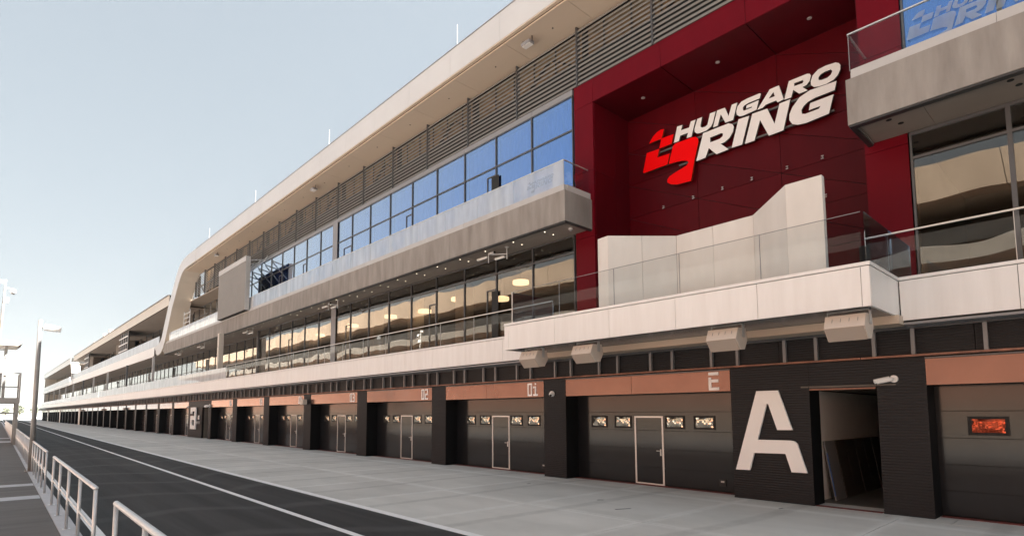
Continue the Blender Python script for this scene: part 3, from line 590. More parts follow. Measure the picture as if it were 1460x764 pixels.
# recessed glazing beyond the corner column
YR = 48.2
box('corner_column', B, 15.15, 15.55, 51.9, 52.3, 5.0, 9.25, 'cream')
box('corner_mullion', B, XG - .06, XG + .1, YR - .1, YR + .1, 5.0, 9.24, 'mull')
for x in (17.3,): 
    q = MB(); q.box(17.35, 18.35, YR + .0, YR + .012, 5.05, 9.2); g_ = solid('return_glass_pane', B, q, 'darkglass')
y = YR; k = 0
while y < 250:
    w_ = 2.263 if y < 120 else 9.05
    window(y, y + w_, 5.0, 9.24, 18.4, 'darkglass', (7.2,) if w_ < 3 else (7.2,), door=(.3, 1.3, 7.1) if k % 4 == 1 and w_ < 3 else None); y += w_; k += 1
box('room_back_wall', B, 23.9, 24, YR, 252, 5.0, 9.24, 'interior'); box('room_ceiling', B, 18.5, 24, YR, 252, 9.24, 9.3, 'interiorceil')
box('terrace_slab', B, XG - .015, 18.36, YR, 252, 4.75, 5.0, 'kerbmetal'); box('room_floor', B, 18.47, 24, YR, 252, 4.9, 5.0, 'interior')
y = 48.2
while y < 250:
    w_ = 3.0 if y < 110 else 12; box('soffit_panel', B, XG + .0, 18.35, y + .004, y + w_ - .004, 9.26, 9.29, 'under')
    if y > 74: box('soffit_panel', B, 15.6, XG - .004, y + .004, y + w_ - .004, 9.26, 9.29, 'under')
    y += w_
for yy in (78, 95, 112, 128, 143, 160, 176, 192, 208, 225, 240): box('terrace_column', B, 15.2, 15.45, yy, yy + .25, 5.0, 9.25, 'mull' if int(yy) % 2 else 'kerbmetal')
# ------------------------------------------------------------------ wine red recess
Y0, Y1, ZT, XK = 4.15, 12.94, 14.3, 19.5
def redpanel(y0, y1, z0, z1, x=XG - .02): box('red_panel', B, x, x + .05, y0 + .006, y1 - .006, z0 + .006, z1 - .006, 'red')
for y0, y1 in ((Y1, 13.86), (3.22, Y0)):
    for z0, z1 in ((5.0, 9.0), (9.0, 11.6), (11.6, 14.3)): redpanel(y0, y1, z0, z1)
for y0, y1 in ((Y1, 13.86), (10.0, Y1), (7.06, 10.0), (Y0, 7.06), (3.22, Y0)): redpanel(y0, y1, 14.3, 15.24)
for y0, y1 in ((Y1 + .02, 13.84), (3.24, Y0 - .02)): box('wall_core', B, XG + .035, XK + .3, y0, y1, 5, 15.2, 'panelgap')
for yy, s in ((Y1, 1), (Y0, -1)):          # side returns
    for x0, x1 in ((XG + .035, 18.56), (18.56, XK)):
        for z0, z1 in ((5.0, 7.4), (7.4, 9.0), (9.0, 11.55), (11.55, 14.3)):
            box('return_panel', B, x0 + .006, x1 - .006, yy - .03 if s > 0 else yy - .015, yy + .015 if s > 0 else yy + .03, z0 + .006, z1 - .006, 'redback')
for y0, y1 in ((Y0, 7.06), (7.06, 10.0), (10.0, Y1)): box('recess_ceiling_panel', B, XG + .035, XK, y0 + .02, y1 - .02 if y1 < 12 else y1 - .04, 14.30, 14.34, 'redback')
box('wall_core', B, XG + .035, XK + .3, Y0, Y1, 14.36, 15.2, 'panelgap'); box('wall_core', B, XK + .06, XK + .3, Y0 - .9, Y1 + .9, 5, 14.36, 'panelgap')
for yy in (5.67, 8.56, 11.50): q = MB().tube((0, 0, 0), (0, 0, -.015), .07, 12); link('recess_downlight', q.mesh('recess_downlight', 'kerbmetal'), (18.43, yy, 14.30), B)
zs = [14.3, 12.92, 11.53, 10.15, 8.77, 7.38, 6.0, 5.0]; ysr = [12.93, 9.98, 7.07, 4.16]
for i in range(3):
    for j in range(7):
        a, b, t_, u = ysr[i], ysr[i + 1], zs[j], zs[j + 1]; g = .007
        for tri in (((a - g, t_ - g * 3), (a - g, u + g), (b + g * 3, u + g)), ((b + g, u + g * 3), (b + g, t_ - g), (a - g * 3, t_ - g))):
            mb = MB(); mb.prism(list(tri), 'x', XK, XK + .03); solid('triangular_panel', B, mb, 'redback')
box('doorway', B, XK - .02, XK - .005, 4.3, 5.0, 5.01, 7.2, 'black')  # black sheet painting the darkness of the opening
cl = MB(); cl.tube((0, 0, 0), (-.10, 0, 0), .012, 8); cl.box(-.12, -.09, -.035, .035, .02, .045); cl.box(-.12, -.09, -.03, .04, -.06, -.035); cme = cl.mesh('wall_fixing', 'kerbmetal')
for yy, z in ((11.34, 10.19), (10.12, 10.22), (9.01, 10.22), (7.98, 10.24), (6.85, 10.25), (5.81, 10.24), (5.78, 8.98)): link('wall_fixing', cme, (XK, yy, z), B)
# ------------------------------------------------------------------ the big sign
sg = thing('sign', (19.3, 8.0, 11.9), 'large white and red HUNGARO RING sign on the wine red recess wall', 'sign')
for n_, m_, o_, hs in SIGN:
    def extr(poly, holes, x0, x1, side):
        bm = bmesh.new(); loops = []
        for P_ in [poly] + holes:
            vs = [bm.verts.new((x0, p[0], p[1])) for p in P_]; loops.append([bm.edges.new((vs[i], vs[(i + 1) % len(vs)])) for i in range(len(vs))])
        r_ = bmesh.ops.triangle_fill(bm, use_beauty=True, use_dissolve=False, edges=[e for l in loops for e in l])
        fs = [f for f in r_['geom'] if isinstance(f, bmesh.types.BMFace)]
        ex = bmesh.ops.extrude_face_region(bm, geom=fs + [e for l in loops for e in l])
        bmesh.ops.translate(bm, vec=(x1 - x0, 0, 0), verts=[v for v in ex['geom'] if isinstance(v, bmesh.types.BMVert)])
        bmesh.ops.recalc_face_normals(bm, faces=bm.faces)
        for f in bm.faces: f.material_index = 0 if abs(f.normal.x) > .9 and f.calc_center_median().x < (x0 + x1) / 2 else 1
        return bm
    bm = extr(o_, hs, 19.25, 19.33, 1); c = Vector((19.29, sum(p[0] for p in o_) / len(o_), sum(p[1] for p in o_) / len(o_)))
    bmesh.ops.translate(bm, vec=-c, verts=bm.verts); me = bpy.data.meshes.new(n_); bm.to_mesh(me); bm.free()
    for k in (('signred', 'signredside') if m_ == 'R' else ('signwhite', 'signside')): me.materials.append(M[k])
    link(n_, me, c, sg)
for z, a, b in ((11.75, 11.9, 10.2), (12.35, 11.8, 5.6), (11.55, 10.6, 5.4), (12.65, 10.4, 5.4)): box('mounting_rail', sg, 19.335, 19.40, b, a, z, z + .06, 'signside')
def logo_print(parent, x, sc_, yr, zc, m, name='logo_print'):
    q = MB()
    for n_, m_, o_, hs in SIGN:
        bm = bmesh.new(); L_ = []
        for P_ in [o_] + hs:
            vs = [bm.verts.new((x, yr + (p[0] - 8.4) * sc_, zc + (p[1] - 12.0) * sc_)) for p in P_]; L_ += [bm.edges.new((vs[i], vs[(i + 1) % len(vs)])) for i in range(len(vs))]
        r_ = bmesh.ops.triangle_fill(bm, use_beauty=True, edges=L_)
        for f in r_['geom']:
            if isinstance(f, bmesh.types.BMFace): k = len(q.v); q.v += [tuple(v.co) for v in f.verts]; q.f.append(tuple(range(k, k + len(f.verts)))); q.m.append(0)
        bm.free()
    return solid(name, parent, q, m)
M['print'] = glass('translucent_logo_film', .02, (.75, .85, .95), film=(.80, .84, .86), filmw=.42, fres=.2)
logo_print(B, XG - .056, .42, 1.55, 11.75, 'print'); logo_print(B, 15.71, .20, 14.35, 11.05, 'print')
# wall letters
def letter(polys, x, th, name, label, holes=()):
    mb = MB()
    for p in polys: mb.prism(p, 'x', x, x + th)
    return tag(solid(name, None, mb, 'paint'), label, 'letter')
letter([[(6.346, 2.798), (5.812, 2.799), (5.515, 1.81), (5.871, 1.803), (6.067, 2.465), (6.101, 2.466), (6.363, 1.545), (5.574, 1.551), (5.48, 1.534), (5.419, 1.476), (5.225, .778), (5.577, .774), (5.701, 1.216), (6.467, 1.204), (6.587, .754), (6.954, .746)]],
       15.13, .06, 'letter_sign', 'big white letter A on the black corrugated wall beside the open passage')
letter([[(p, r_), (q_, r_), (q_, t_), (p, t_)] for p, q_, r_, t_ in ((57.8, 58.25, .79, 2.85), (58.251, 59.6, 2.47, 2.85), (58.251, 59.149, 1.66, 2.04), (58.251, 59.149, .79, 1.15), (59.15, 59.6, .79, 2.04), (59.15, 59.6, 2.25, 2.469))],
       15.05, .10, 'letter_sign', 'white letter B standing off the far black wall beside a dark doorway')
# garage numbers on the headers: seven strokes as flat plates
def plates(y, z, h, w_, t_, code, nm='number_marking'):
    """strokes in local u (to the right = -y), v up"""
    S_ = {'0': [(0, .13, .0, 1), (.35, .48, 0, 1), (.131, .349, 0, .13), (.131, .349, .87, 1)], '1': [(.18, .31, .141, .74), (.0, .48, 0, .14), (.18, .31, .86, 1), (.0, .179, .60, .74)], '2': [(0, .48, .87, 1), (.35, .48, .561, .869), (0, .48, .43, .56), (0, .13, .131, .429), (0, .48, 0, .13)],
          '3': [(0, .349, .87, 1), (.35, .48, 0, 1), (.12, .349, .43, .56), (0, .349, 0, .13)], '4': [(0, .13, .431, 1), (0, .349, .3, .43), (.35, .48, 0, 1)], '5': [(0, .48, .87, 1), (0, .13, .561, .869), (0, .48, .43, .56), (.35, .48, .131, .429), (0, .48, 0, .13)],
          '6': [(0, .48, .87, 1), (0, .13, 0, .869), (.131, .48, .43, .56), (.35, .48, .131, .429), (.131, .48, 0, .13)], 'E': [(0, .58, .83, 1), (.0, .16, 0, .72), (.16, .56, .44, .60), (.16, .60, 0, .16)]}
    u0 = 0
    for ch in code:
        mb = MB()
        for a, b, c, e in S_[ch]: mb.box(15.2, 15.213, y - (u0 + b) * h, y - (u0 + a) * h, z + c * h, z + e * h)
        solid(nm, B, mb, 'paint'); u0 += .60
plates(7.66, 2.86, .50, 0, 0, 'E', 'letter_marking')
for i in range(1, 7): plates(7.06 + 6.79 * i + .80, 2.87, .47, 0, 0, '0' + str(i))
# ------------------------------------------------------------------ louvres
LP = .186
sl = MB()
for k in range(13):
    z = 15.32 + LP * k
    for s in range(24):
        y0 = -9.9 + 3.395 * s
        if (k, 'L') not in BC:
            q = MB(); q.prism([(-.055, -.066), (-.036, -.080), (.048, .054), (.028, .070)], 'y', -1.68, 1.68); BC[(k, 'L')] = BC.get('LV') or q.mesh('louvre_blade', 'louver'); BC['LV'] = BC[(k, 'L')]
        yc = 13.66 + 3.395 * (s - 7) + 1.6975
        if yc > 71: continue
        o = link('louvre_blade', BC['LV'], (XG, yc, z + .02), B)
for s in range(-7, 18):
    y = 13.66 + 3.395 * s; t_ = .05 if s % 2 else .03
    if y > 71.5: continue
    box('louvre_post', B, XG - .09, XG + .12, y - .03, y + .03, 15.24, 17.72, 'mull')
    if s % 2 == 0:
        box('louvre_post', B, XG + .13, XG + .40, y - .25, y - .13, 15.3, 17.7, 'black')
box('louvre_backing', B, XG + .14, XG + .20, -9.8, 52, 15.26, 16.28, 'louvback'); box('louvre_mid_rail', B, XG + .10, XG + .2, -9.8, 71, 16.285, 16.36, 'mull')
for s in range(24):
    y = -9.9 + 3.395 * s
    if y < 68: box('standin_timber_panel', B, 18.30, 18.36, y + .002, y + 3.393, 15.3, 18.9, 'timber')  # added stand-in for the lit ceiling, catches skylight through the roof gap
rb = MB()
for s in range(60): y = -9 + 1.3 * s; rb.box(18.24, 18.295, y, y + .05, 15.3, 18.8)
for s in range(12): y = -8 + 6.79 * s; rb.prism([(y, 15.4), (y + .12, 15.4), (y + 3.3, 17.6), (y + 3.18, 17.6)], 'x', 17.85, 17.97); rb.prism([(y + 6.6, 15.4), (y + 6.72, 15.4), (y + 3.5, 17.6), (y + 3.38, 17.6)], 'x', 17.85, 17.97)
tag(solid('timber_battens', B, rb, 'louvback'), kind='stuff')
# ------------------------------------------------------------------ roof edge
fascia(XR, -9.9, 61.9, 17.87, 19.10, 3.385, 16.4, 'roofwhite', name='roof_fascia_panel')
box('roof_edge_trim', B, XR - .02, XR + .1, -9.9, 61.9, 19.105, 19.15, 'mullgrey'); box('roof_backing', B, XR + .055, XR + .15, -9.9, 61.9, 17.86, 19.1, 'panelgap')
box('roof_lip', B, XR + .0, XR + .14, -9.9, 61.9, 17.80, 17.855, 'soffit')
y = 16.3 - 3.39 * 8
while y < 66: box('roof_soffit_panel', B, XR + .16, XG + .20, y + .006, y + 3.384, 17.72, 17.78, 'soffit'); y += 3.39
box('roof_slab', B, XR + .16, 17.62, -9.9, 66, 17.79, 19.08, 'louvback')
# little black soffit dots
for k in range(14): q = MB().tube((0, 0, 0), (0, 0, -.02), .03, 8); link('soffit_nozzle', q.mesh('soffit_nozzle', 'black'), (16.45, 12.9 + 3.39 * k + 1.4, 17.72), B)
def ribbon(pts_out, pts_in, x0, x1, name):
    P_ = pts_out + pts_in[::-1]; n = len(pts_out); q = MB()
    assert len(pts_in) == n
    for i in range(n - 1):
        a, b, c, e = pts_out[i], pts_out[i + 1], pts_in[i + 1], pts_in[i]
        q.quad((x0, *a), (x0, *b), (x0, *c), (x0, *e), 0); q.quad((x1, *a), (x1, *b), (x1, *c), (x1, *e), 1)
        q.quad((x0, *a), (x0, *b), (x1, *b), (x1, *a), 1); q.quad((x0, *e), (x0, *c), (x1, *c), (x1, *e), 1)
    q.quad((x0, *pts_out[0]), (x0, *pts_in[0]), (x1, *pts_in[0]), (x1, *pts_out[0]), 1); q.quad((x0, *pts_out[-1]), (x0, *pts_in[-1]), (x1, *pts_in[-1]), (x1, *pts_out[-1]), 1)
    return solid(name, B, q, ['roofwhite', 'cream'])
ribbon([(61.92, 19.14), (64.5, 19.13), (66.4, 19.08), (67.6, 18.85), (68.6, 18.4), (69.3, 17.9), (70.3, 17.0), (71.4, 15.9), (72.5, 14.9), (73.6, 13.5), (74.6, 12.15), (75.3, 11.3), (76.0, 10.8), (77.5, 10.52), (79, 10.5)],
       [(61.92, 17.86), (63.3, 17.86), (64.9, 17.86), (66.0, 17.82), (66.8, 17.65), (67.5, 17.3), (68.3, 16.7), (69.4, 15.6), (70.8, 14.3), (71.7, 13.1), (72.5, 12.05), (73.4, 10.9), (74.3, 10.0), (75.6, 9.42), (77.2, 9.28)], XR - .01, XG + .1, 'sloping_fascia_leg')
# ------------------------------------------------------------------ bay left of the screen
box('inset_soffit', B, XG - .02, 19.4, 48, 74, 15.0, 15.1, 'under')
box('inset_floor', B, 17.6, 19.4, 48, 76, 10.3, 10.42, 'interior')
y = 48.3
while y < 74: window(y, y + GP, 10.42, 15.0, 19.0, 'darkglass', (13.9,)); y += GP
box('inset_side_wall', B, XG + .02, 19.0, 52.1, 52.2, 10.42, 15.0, 'mullgrey'); box('inset_back_wall', B, 21.5, 21.6, 48, 76, 10.4, 15, 'interior')
# ------------------------------------------------------------------ second and third sections
def section(y0, y1, zb, zt, zf0, zf1, first):
    fascia(XR, y0, y1, zb, zt - .1, 8.0, y0, 'cream' if first else 'roofwhite', name='roof_fascia_panel'); box('roof_edge_trim', B, XR - .12, XR + .1, y0, y1, zt - .095, zt, 'mullgrey')
    box('roof_backing', B, XR + .055, XR + .15, y0, y1, zb, zt - .1, 'panelgap'); box('roof_slab', B, XR + .155, 24, y0, y1, zb + .1, zt - .05, 'louvback')
    y = y0
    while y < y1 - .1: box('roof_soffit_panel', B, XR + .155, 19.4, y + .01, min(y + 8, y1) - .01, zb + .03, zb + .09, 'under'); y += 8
    fascia(XR, y0 + (6.5 if first else 0), y1, zf0, zf1, 8.0, y0, 'roofwhite' if not first else 'white', name='fascia_panel'); box('fascia_backing', B, XR + .055, XR + .15, y0 + (6.5 if first else 0), y1, zf0, zf1 - .02, 'panelgap')
    box('balcony_slab', B, XR + .155, 19.4, y0, y1, 9.6, 10.35, 'kerbmetal')
    y = y0 + .01; k = 0
    while y < y1 - 1: e = min(y + 4.52, y1); window(y, e, 10.4, zb + .05, 19.3, 'darkglass', (13.0,)); y = e
    box('room_back_wall', B, 22, 22.1, y0, y1, 10.4, zb, 'interior')
section(72.5, 165, 14.8, 16.05, 9.30, 10.50, True); section(171, 254, 14.65, 16.1, 9.27, 10.05, False)
balus(XR + .12, [77 + 4.4 * k for k in range(21)], 10.5, 11.65, 'filmw'); balus(XR + .12, [171 + 8.2 * k for k in range(11)], 10.05, 11.4, 'filmw')
ribbon([(174.5, 16.1), (172.5, 15.9), (171.2, 15.2), (168.5, 12.2), (166.3, 10.3), (164.2, 9.35)], [(172.2, 14.65), (170.8, 14.6), (169.4, 14.0), (167.0, 11.6), (165.2, 10.5), (163.0, 10.5)], XR - .02, XG + .1, 'sloping_fascia_leg')
fascia(XR, 163.5, 171, 9.3, 10.2, 4, 163.5, 'white')
for y0, y1 in ((98.6, 105.8), (141.5, 147.5)):
    box('dark_infill_panel', B, 15.9, 16.0, y0, y1, 10.4, 14.8, 'black')
    for zz in (10.9, 11.9, 12.9, 13.9): box('white_bar', B, XR + .2, XR + .3, y0, y1, zz, zz + .14, 'paint')
    for k in range(4): yy = y0 + (y1 - y0) * (k + .2) / 4; box('lattice_post', B, XR + .31, XR + .38, yy, yy + .12, 10.5, 14.8, 'kerbmetal')
for y0 in (112, 150): box('dark_infill_panel', B, 17.6, 19, y0, y0 + 9, 10.4, 14.8, 'interior')
box('core_wall', B, 24.1, 34, -9.9, 254, 0, 15, 'interior'); box('end_wall', B, 15.9, 24, 254, 254.3, 0, 15.0, 'cream')
box('core_wall', B, 16.8, 24, 5.4, 54.25, 0, 4.7, 'jamb'); box('core_wall', B, 16.8, 24, 56.4, 254, 0, 4.7, 'jamb'); box('core_wall', B, 16.8, 24, -9.9, 3.28, 0, 4.7, 'jamb')
box('unseen_shade_block', B, 15.6, 30, -60, -9.95, 0, 19, 'cream')  # added out of view to keep direct sun off lane and balcony ends
# ------------------------------------------------------------------ folding concrete screen on the terrace
cs = thing('concrete_screen', (14.6, 7.2, 5.01), 'pale folded concrete screen wall standing on the projecting terrace', 'wall')
pts = [(13.96, 10.42), (13.9, 10.00), (14.68, 9.33), (15.47, 8.65), (15.44, 7.50), (15.40, 6.35), (13.9, 4.97), (13.9, 4.20)]
for (xa, ya), (xb, yb) in zip(pts, pts[1:]):
    dx, dy = xb - xa, yb - ya; L_ = math.hypot(dx, dy); nx, ny = -dy / L_ * .16, dx / L_ * .16
    ux, uy = dx / L_ * .004, dy / L_ * .004
    if nx < 0: nx, ny = -nx, -ny
    mb = MB(); mb.prism([(xa + ux, ya + uy), (xb - ux, yb - uy), (xb - ux + nx, yb - uy + ny), (xa + ux + nx, ya + uy + ny)], 'z', 5.012, 7.56)
    solid('concrete_panel', cs, mb, 'conclight')
# ------------------------------------------------------------------ led screen
sn = thing('led_screen', (15.36, 49.5, 10.6), 'large blank grey outdoor screen hung in front of the upper balcony', 'screen')
box('screen_housing', sn, 15.30, 15.62, 46.0, 53.0, 10.52, 14.93, 'black')
for i in range(7):
    for j in range(5): box('screen_module', sn, 15.265, 15.295, 46.02 + .9945 * i, 46.02 + .9945 * i + .989, 10.55 + .79 * j, 10.55 + .79 * j + .785, 'led')
box('screen_header', sn, 15.24, 15.295, 46.0, 53.0, 14.51, 14.93, 'kerbmetal')
for yy in (45.985, 53.0): box('screen_edge', sn, 15.26, 15.62, yy, yy + .014, 10.52, 14.93, 'kerbmetal')
for i in range(5):
    yy = 46.3 + i * 1.6; q = MB(); q.tube((15.62, yy, 14.7), (16.9, yy, 14.95), .05, 6); q.tube((15.62, yy, 13.6), (16.9, yy, 14.9), .05, 6); q.tube((16.9, yy, 15.0), (17.1, yy, 15.3), .05, 6); solid('bracket', sn, q, 'steel')
# ------------------------------------------------------------------ loudspeakers
def speaker(y, label, s=1.0, x=13.15, ztop=4.28):
    t = thing('loudspeaker', (x, y, ztop), label, 'loudspeaker', 'loudspeakers under the projecting terrace')
    h = .355 * s
    bm = MB(); bm.prism([(x + a * s, ztop + b * s) for a, b in [(-.36, -.36), (-.24, -.10), (.16, -.08), (.24, -.34), (.08, -.58), (-.12, -.60)]], 'y', y - h, y + h); solid('cabinet', t, bm, 'speaker')
    g_ = MB(); g_.prism([(x + a * s, ztop + b * s) for a, b in [(-.372, -.372), (-.350, -.372), (-.125, -.597), (-.140, -.612)]], 'y', y - h + .02, y + h - .02); solid('grille', t, g_, 'grille')
    b = MB(); b.box(x - .06, x + .06, y - h - .02, y - h - .008, ztop - .30, ztop); b.box(x - .06, x + .06, y + h + .008, y + h + .02, ztop - .30, ztop); b.box(x - .06, x + .06, y - h - .02, y + h + .02, ztop - .012, ztop); b.tube((x, y - h - .035, ztop - .28), (x, y - h - .02, ztop - .28), .03, 8)
    solid('bracket', t, b, 'kerbmetal')
    for k in range(4): solid('vent_slot', t, MB().prism([(x - .318, ztop - .245), (x - .300, ztop - .245), (x - .262, ztop - .165), (x - .280, ztop - .165)], 'y', y - h + .12 + k * .15, y - h + .126 + k * .15), 'mullgrey')
    return t
for y, l in ((12.35, 'beige loudspeaker under the left corner of the projecting terrace'), (10.22, 'beige loudspeaker under the terrace, second from its left corner'), (6.12, 'beige loudspeaker under the terrace above the letter E header'), (3.62, 'beige loudspeaker under the right corner of the projecting terrace')): speaker(y, l)
def small_speaker(y, label):
    t = thing('wall_loudspeaker', (15.2, y, 2.85), label, 'loudspeaker', 'small loudspeakers on the garage piers')
    box('cabinet', t, 14.82, 15.12, y - .22, y + .22, 2.80, 3.12, 'speaker', .02); box('bracket', t, 15.12, 15.2, y - .04, y + .04, 2.85, 3.05, 'mull')
for y, l in ((33.75, 'small grey loudspeaker on the pier between headers 03 and 04'), (93.4, 'small loudspeaker on a far pier beyond the letter B'), (113.2, 'small loudspeaker on a pier near the far end'), (139.7, 'smallest and farthest pier loudspeaker')): small_speaker(y, l)
# ------------------------------------------------------------------ cameras
def dome(x, y, z, label):
    t = thing('security_camera', (x, y, z), label, 'camera')
    solid('base', t, MB().tube((x, y, z), (x - .06, y, z), .10, 14), 'camwhite'); q = MB(); q.ball((x - .09, y, z - .02), .075, 12, 8); solid('dome', t, q, 'camwhite', True)
    q = MB(); q.ball((x - .13, y - .02, z - .05), .045, 10, 6); solid('lens', t, q, 'black', True)
def bullet(x, y, z, label, dy=.34, s=1.0):
    t = thing('security_camera', (x, y, z), label, 'camera')
    solid('base', t, MB().tube((x, y, z), (x - .05, y, z), .10 * s, 16), 'camwhite'); solid('arm', t, MB().tube((x - .05, y, z), (x - .12, y + .05, z - .01), .028 * s, 8), 'camwhite')
    solid('body', t, MB().tube((x - .12, y + .03, z - .01), (x - .22, y + dy, z - .07), .062 * s, 12, .058 * s), 'camwhite')
    a = Vector((x - .12, y + .03, z - .01)); b = Vector((x - .22, y + dy, z - .07)); d_ = (b - a).normalized()
    solid('sunshield', t, MB().tube(a + Vector((0, 0, .022)) + d_ * .03, b + Vector((0, 0, .022)) + d_ * .05, .066 * s, 12, .066 * s, caps=False), 'camwhite')
    solid('lens', t, MB().tube(b + d_ * .001, b + d_ * .012, .045 * s, 10), 'black')
dome(15.2, 13.42, 2.92, 'round white dome camera on the black pier between headers 01 and E')
bullet(15.2, 3.38, 2.98, 'white bullet camera on the black wall right of the open passage', s=.8, dy=.28)
bullet(15.2, 53.9, 2.95, 'small white bullet camera near the far letter B', s=1.6, dy=.6); dome(15.1, 60.6, 2.9, 'small dark-lensed camera high left of the letter B')
t = thing('wall_sign', (15.19, 57.1, 1.2), 'small white plate on the black wall right of the letter B', 'sign'); box('plate', t, 15.1, 15.19, 56.9, 57.2, 1.7, 2.1, 'camwhite'); box('box', t, 14.95, 15.19, 56.8, 57.2, 1.3, 1.55, 'kerbmetal')
def cluster(x, y, label, s=1.0):
    z = 9.26; t = thing('camera_cluster', (x, y, z), label, 'camera', 'camera clusters hanging from the balcony soffit')
    q = MB(); q.tube((x, y, z), (x, y, z - .02), .10, 12); q.tube((x, y, z), (x, y, z - .52 * s), .022, 8); q.tube((x, y, z - .30), (x - .1, y + 1.05, z - .12), .018, 8); q.tube((x - .1, y + 1.05, z - .05), (x - .1, y + 1.05, z - .50), .02, 8); solid('mount', t, q, 'steel')
    for a, b, c, e in ((0, .15, -.38, .45), (-.1, 1.0, -.10, -.45), (-.1, 1.15, -.22, .5)):
        solid('camera_body', t, MB().tube((x + a, y + b, z + c), (x + a - .12, y + b + e, z + c - .05), .055, 10), 'camwhite' if e > 0 else 'steel', False)
        solid('lens', t, MB().tube((x + a - .12, y + b + e, z + c - .05), (x + a - .122, y + b + e + (.03 if e > 0 else -.03), z + c - .051), .05, 10), 'black')
for x, y, l in ((16.34, 16.9, 'nearest cluster of cameras under the concrete balcony, closest to the red wall'), (16.2, 31.9, 'middle cluster of cameras under the concrete balcony'), (16.3, 46.9, 'far cluster of cameras under the balcony below the blank screen'), (16.3, 60.5, 'cluster of cameras under the balcony left of the corner column'), (16.3, 69.5, 'farthest cluster of cameras, beside the sloping white leg')): cluster(x, y, l)
# domes under soffit ends
t = thing('soffit_camera', (16.5, 13.55, 9.26), 'small dome camera under the right end of the concrete balcony', 'camera'); solid('base', t, MB().tube((16.5, 13.55, 9.26), (16.5, 13.55, 9.20), .09, 14), 'camwhite'); q = MB(); q.ball((16.5, 13.55, 9.20), .07, 12, 8); solid('dome', t, q, 'mullgrey', True)
# floodlights under the roof overhang
for x, y, l in ((16.15, 15.42, 'nearest floodlight under the roof overhang'), (16.15, 35.65, 'middle floodlight under the roof overhang'), (16.1, 56.9, 'farthest floodlight under the roof overhang, above the blank screen')):
    t = thing('floodlight', (x, y, 17.72), l, 'light', 'floodlights under the roof overhang')
    box('housing', t, x - .16, x + .16, y - .24, y + .24, 17.42, 17.56, 'mullgrey', .02)
    for k in range(6): box('lamp_cell', t, x - .12, x + .12, y - .21 + k * .072, y - .21 + k * .072 + .055, 17.395, 17.421, 'camwhite')
    solid('bracket', t, MB().box(x - .02, x + .02, y - .27, y - .25, 17.48, 17.72).box(x - .02, x + .02, y + .25, y + .27, 17.48, 17.72), 'mull')
# lightning rods
for i, (y, l) in enumerate(((20.5, 'nearest thin white lightning rod on the roof edge'), (34.2, 'second lightning rod along the roof edge'), (47.95, 'third lightning rod along the roof edge'), (61.1, 'fourth lightning rod, closest to the bend of the roof'))):
    t = thing('lightning_rod', (16.5, y, 19.08), l, 'lightning rod', 'lightning rods along the roof'); solid('rod', t, MB().tube((16.5, y, 19.1), (16.5, y, 21.28), .022, 8, .010), 'camwhite'); solid('foot', t, MB().tube((16.5, y, 19.08), (16.5, y, 19.2), .12, 10), 'kerbmetal')
# plant on the second roof
for i, (y, w_, z, l) in enumerate(((133.5, .7, 19.0, 'tall narrow flue on the far roof, nearest one'), (140.3, .9, 18.9, 'tall narrow flue on the far roof, second one'), (148.5, 2.6, 17.9, 'broad white plant box on the far roof behind the flues'), (154.5, 3.2, 18.4, 'taller white plant box on the far roof'), (162, 3, 18.0, 'farthest white plant box on the roof'))):
    t = thing('roof_plant', (18.6, y, 16.0), l, 'roof plant', 'plant on the far roof'); box('casing', t, 18.0, 18.0 + min(w_, 1.6), y - w_ / 2, y + w_ / 2, 16.0, z, 'cream' if i < 2 else 'white', .03); box('cap', t, 17.95, 18.05 + min(w_, 1.6), y - w_ / 2 - .05, y + w_ / 2 + .05, z + .002, z + .1, 'cream')
# ladder scaffold in the inset
t = thing('scaffold_ladder', (16.5, 68.4, 10.42), 'small metal scaffold ladder in the inset beside the sloping leg', 'ladder')
for yy in (67.2, 69.6): solid('upright', t, MB().tube((16.5, yy, 10.42), (16.5, yy, 13.7), .05, 8), 'steel')
for k in range(6): solid('rung', t, MB().tube((16.5, 67.25, 10.9 + .5 * k), (16.5, 69.55, 10.9 + .5 * k), .04, 6), 'steel')
# ------------------------------------------------------------------ pit wall railing
def railing(y0, y1, n, label):
    t = thing('railing', (LX(1.15, (y0 + y1) / 2), (y0 + y1) / 2, .228), label, 'railing', 'tubular steel railings along the pit wall')
    z0, z1 = .228, 1.26; P = lambda y, z: (LX(1.15, y), y, z)
    solid('top_rail', t, MB().tube(P(y0, z1), P(y1, z1), .030, 14).ball(P(y0, z1), .030, 14, 8).ball(P(y1, z1), .030, 14, 8), 'steel', True)
    ys = [y0 + (y1 - y0) * i / (n - 1) for i in range(n)]
    for y in ys:
        solid('post', t, MB().tube(P(y, z0), P(y, z1 - .02), .024, 12), 'steel', True)
        solid('foot_plate', t, MB().box(LX(1.15, y) - .06, LX(1.15, y) + .06, y - .06, y + .06, z0 + .001, z0 + .012), 'steel')
    for a, b in zip(ys, ys[1:]): solid('mid_rail', t, MB().tube(P(a + .026, .76), P(b - .026, .76), .017, 10), 'steel', True)
segs = [(.9, 7.1, 5), (8.72, 15.6, 5), (18.0, 25.0, 6), (25.6, 32.5, 6), (33.1, 40, 6), (40.6, 47, 6)]
lbs = ['railing section nearest the camera, its end cut by the bottom edge', 'railing section ending in a square corner in the foreground', 'railing section just before the lamp post', 'railing section behind the lamp post', 'railing section halfway to the camera tower', 'railing section at the foot of the camera tower']
for (a, b, n), l in zip(segs, lbs): railing(a, b, n, l)
t = thing('mesh_fence', (1.7, 60, .22), 'long grey mesh fence panels along the far pit wall', 'fence')
y = 48
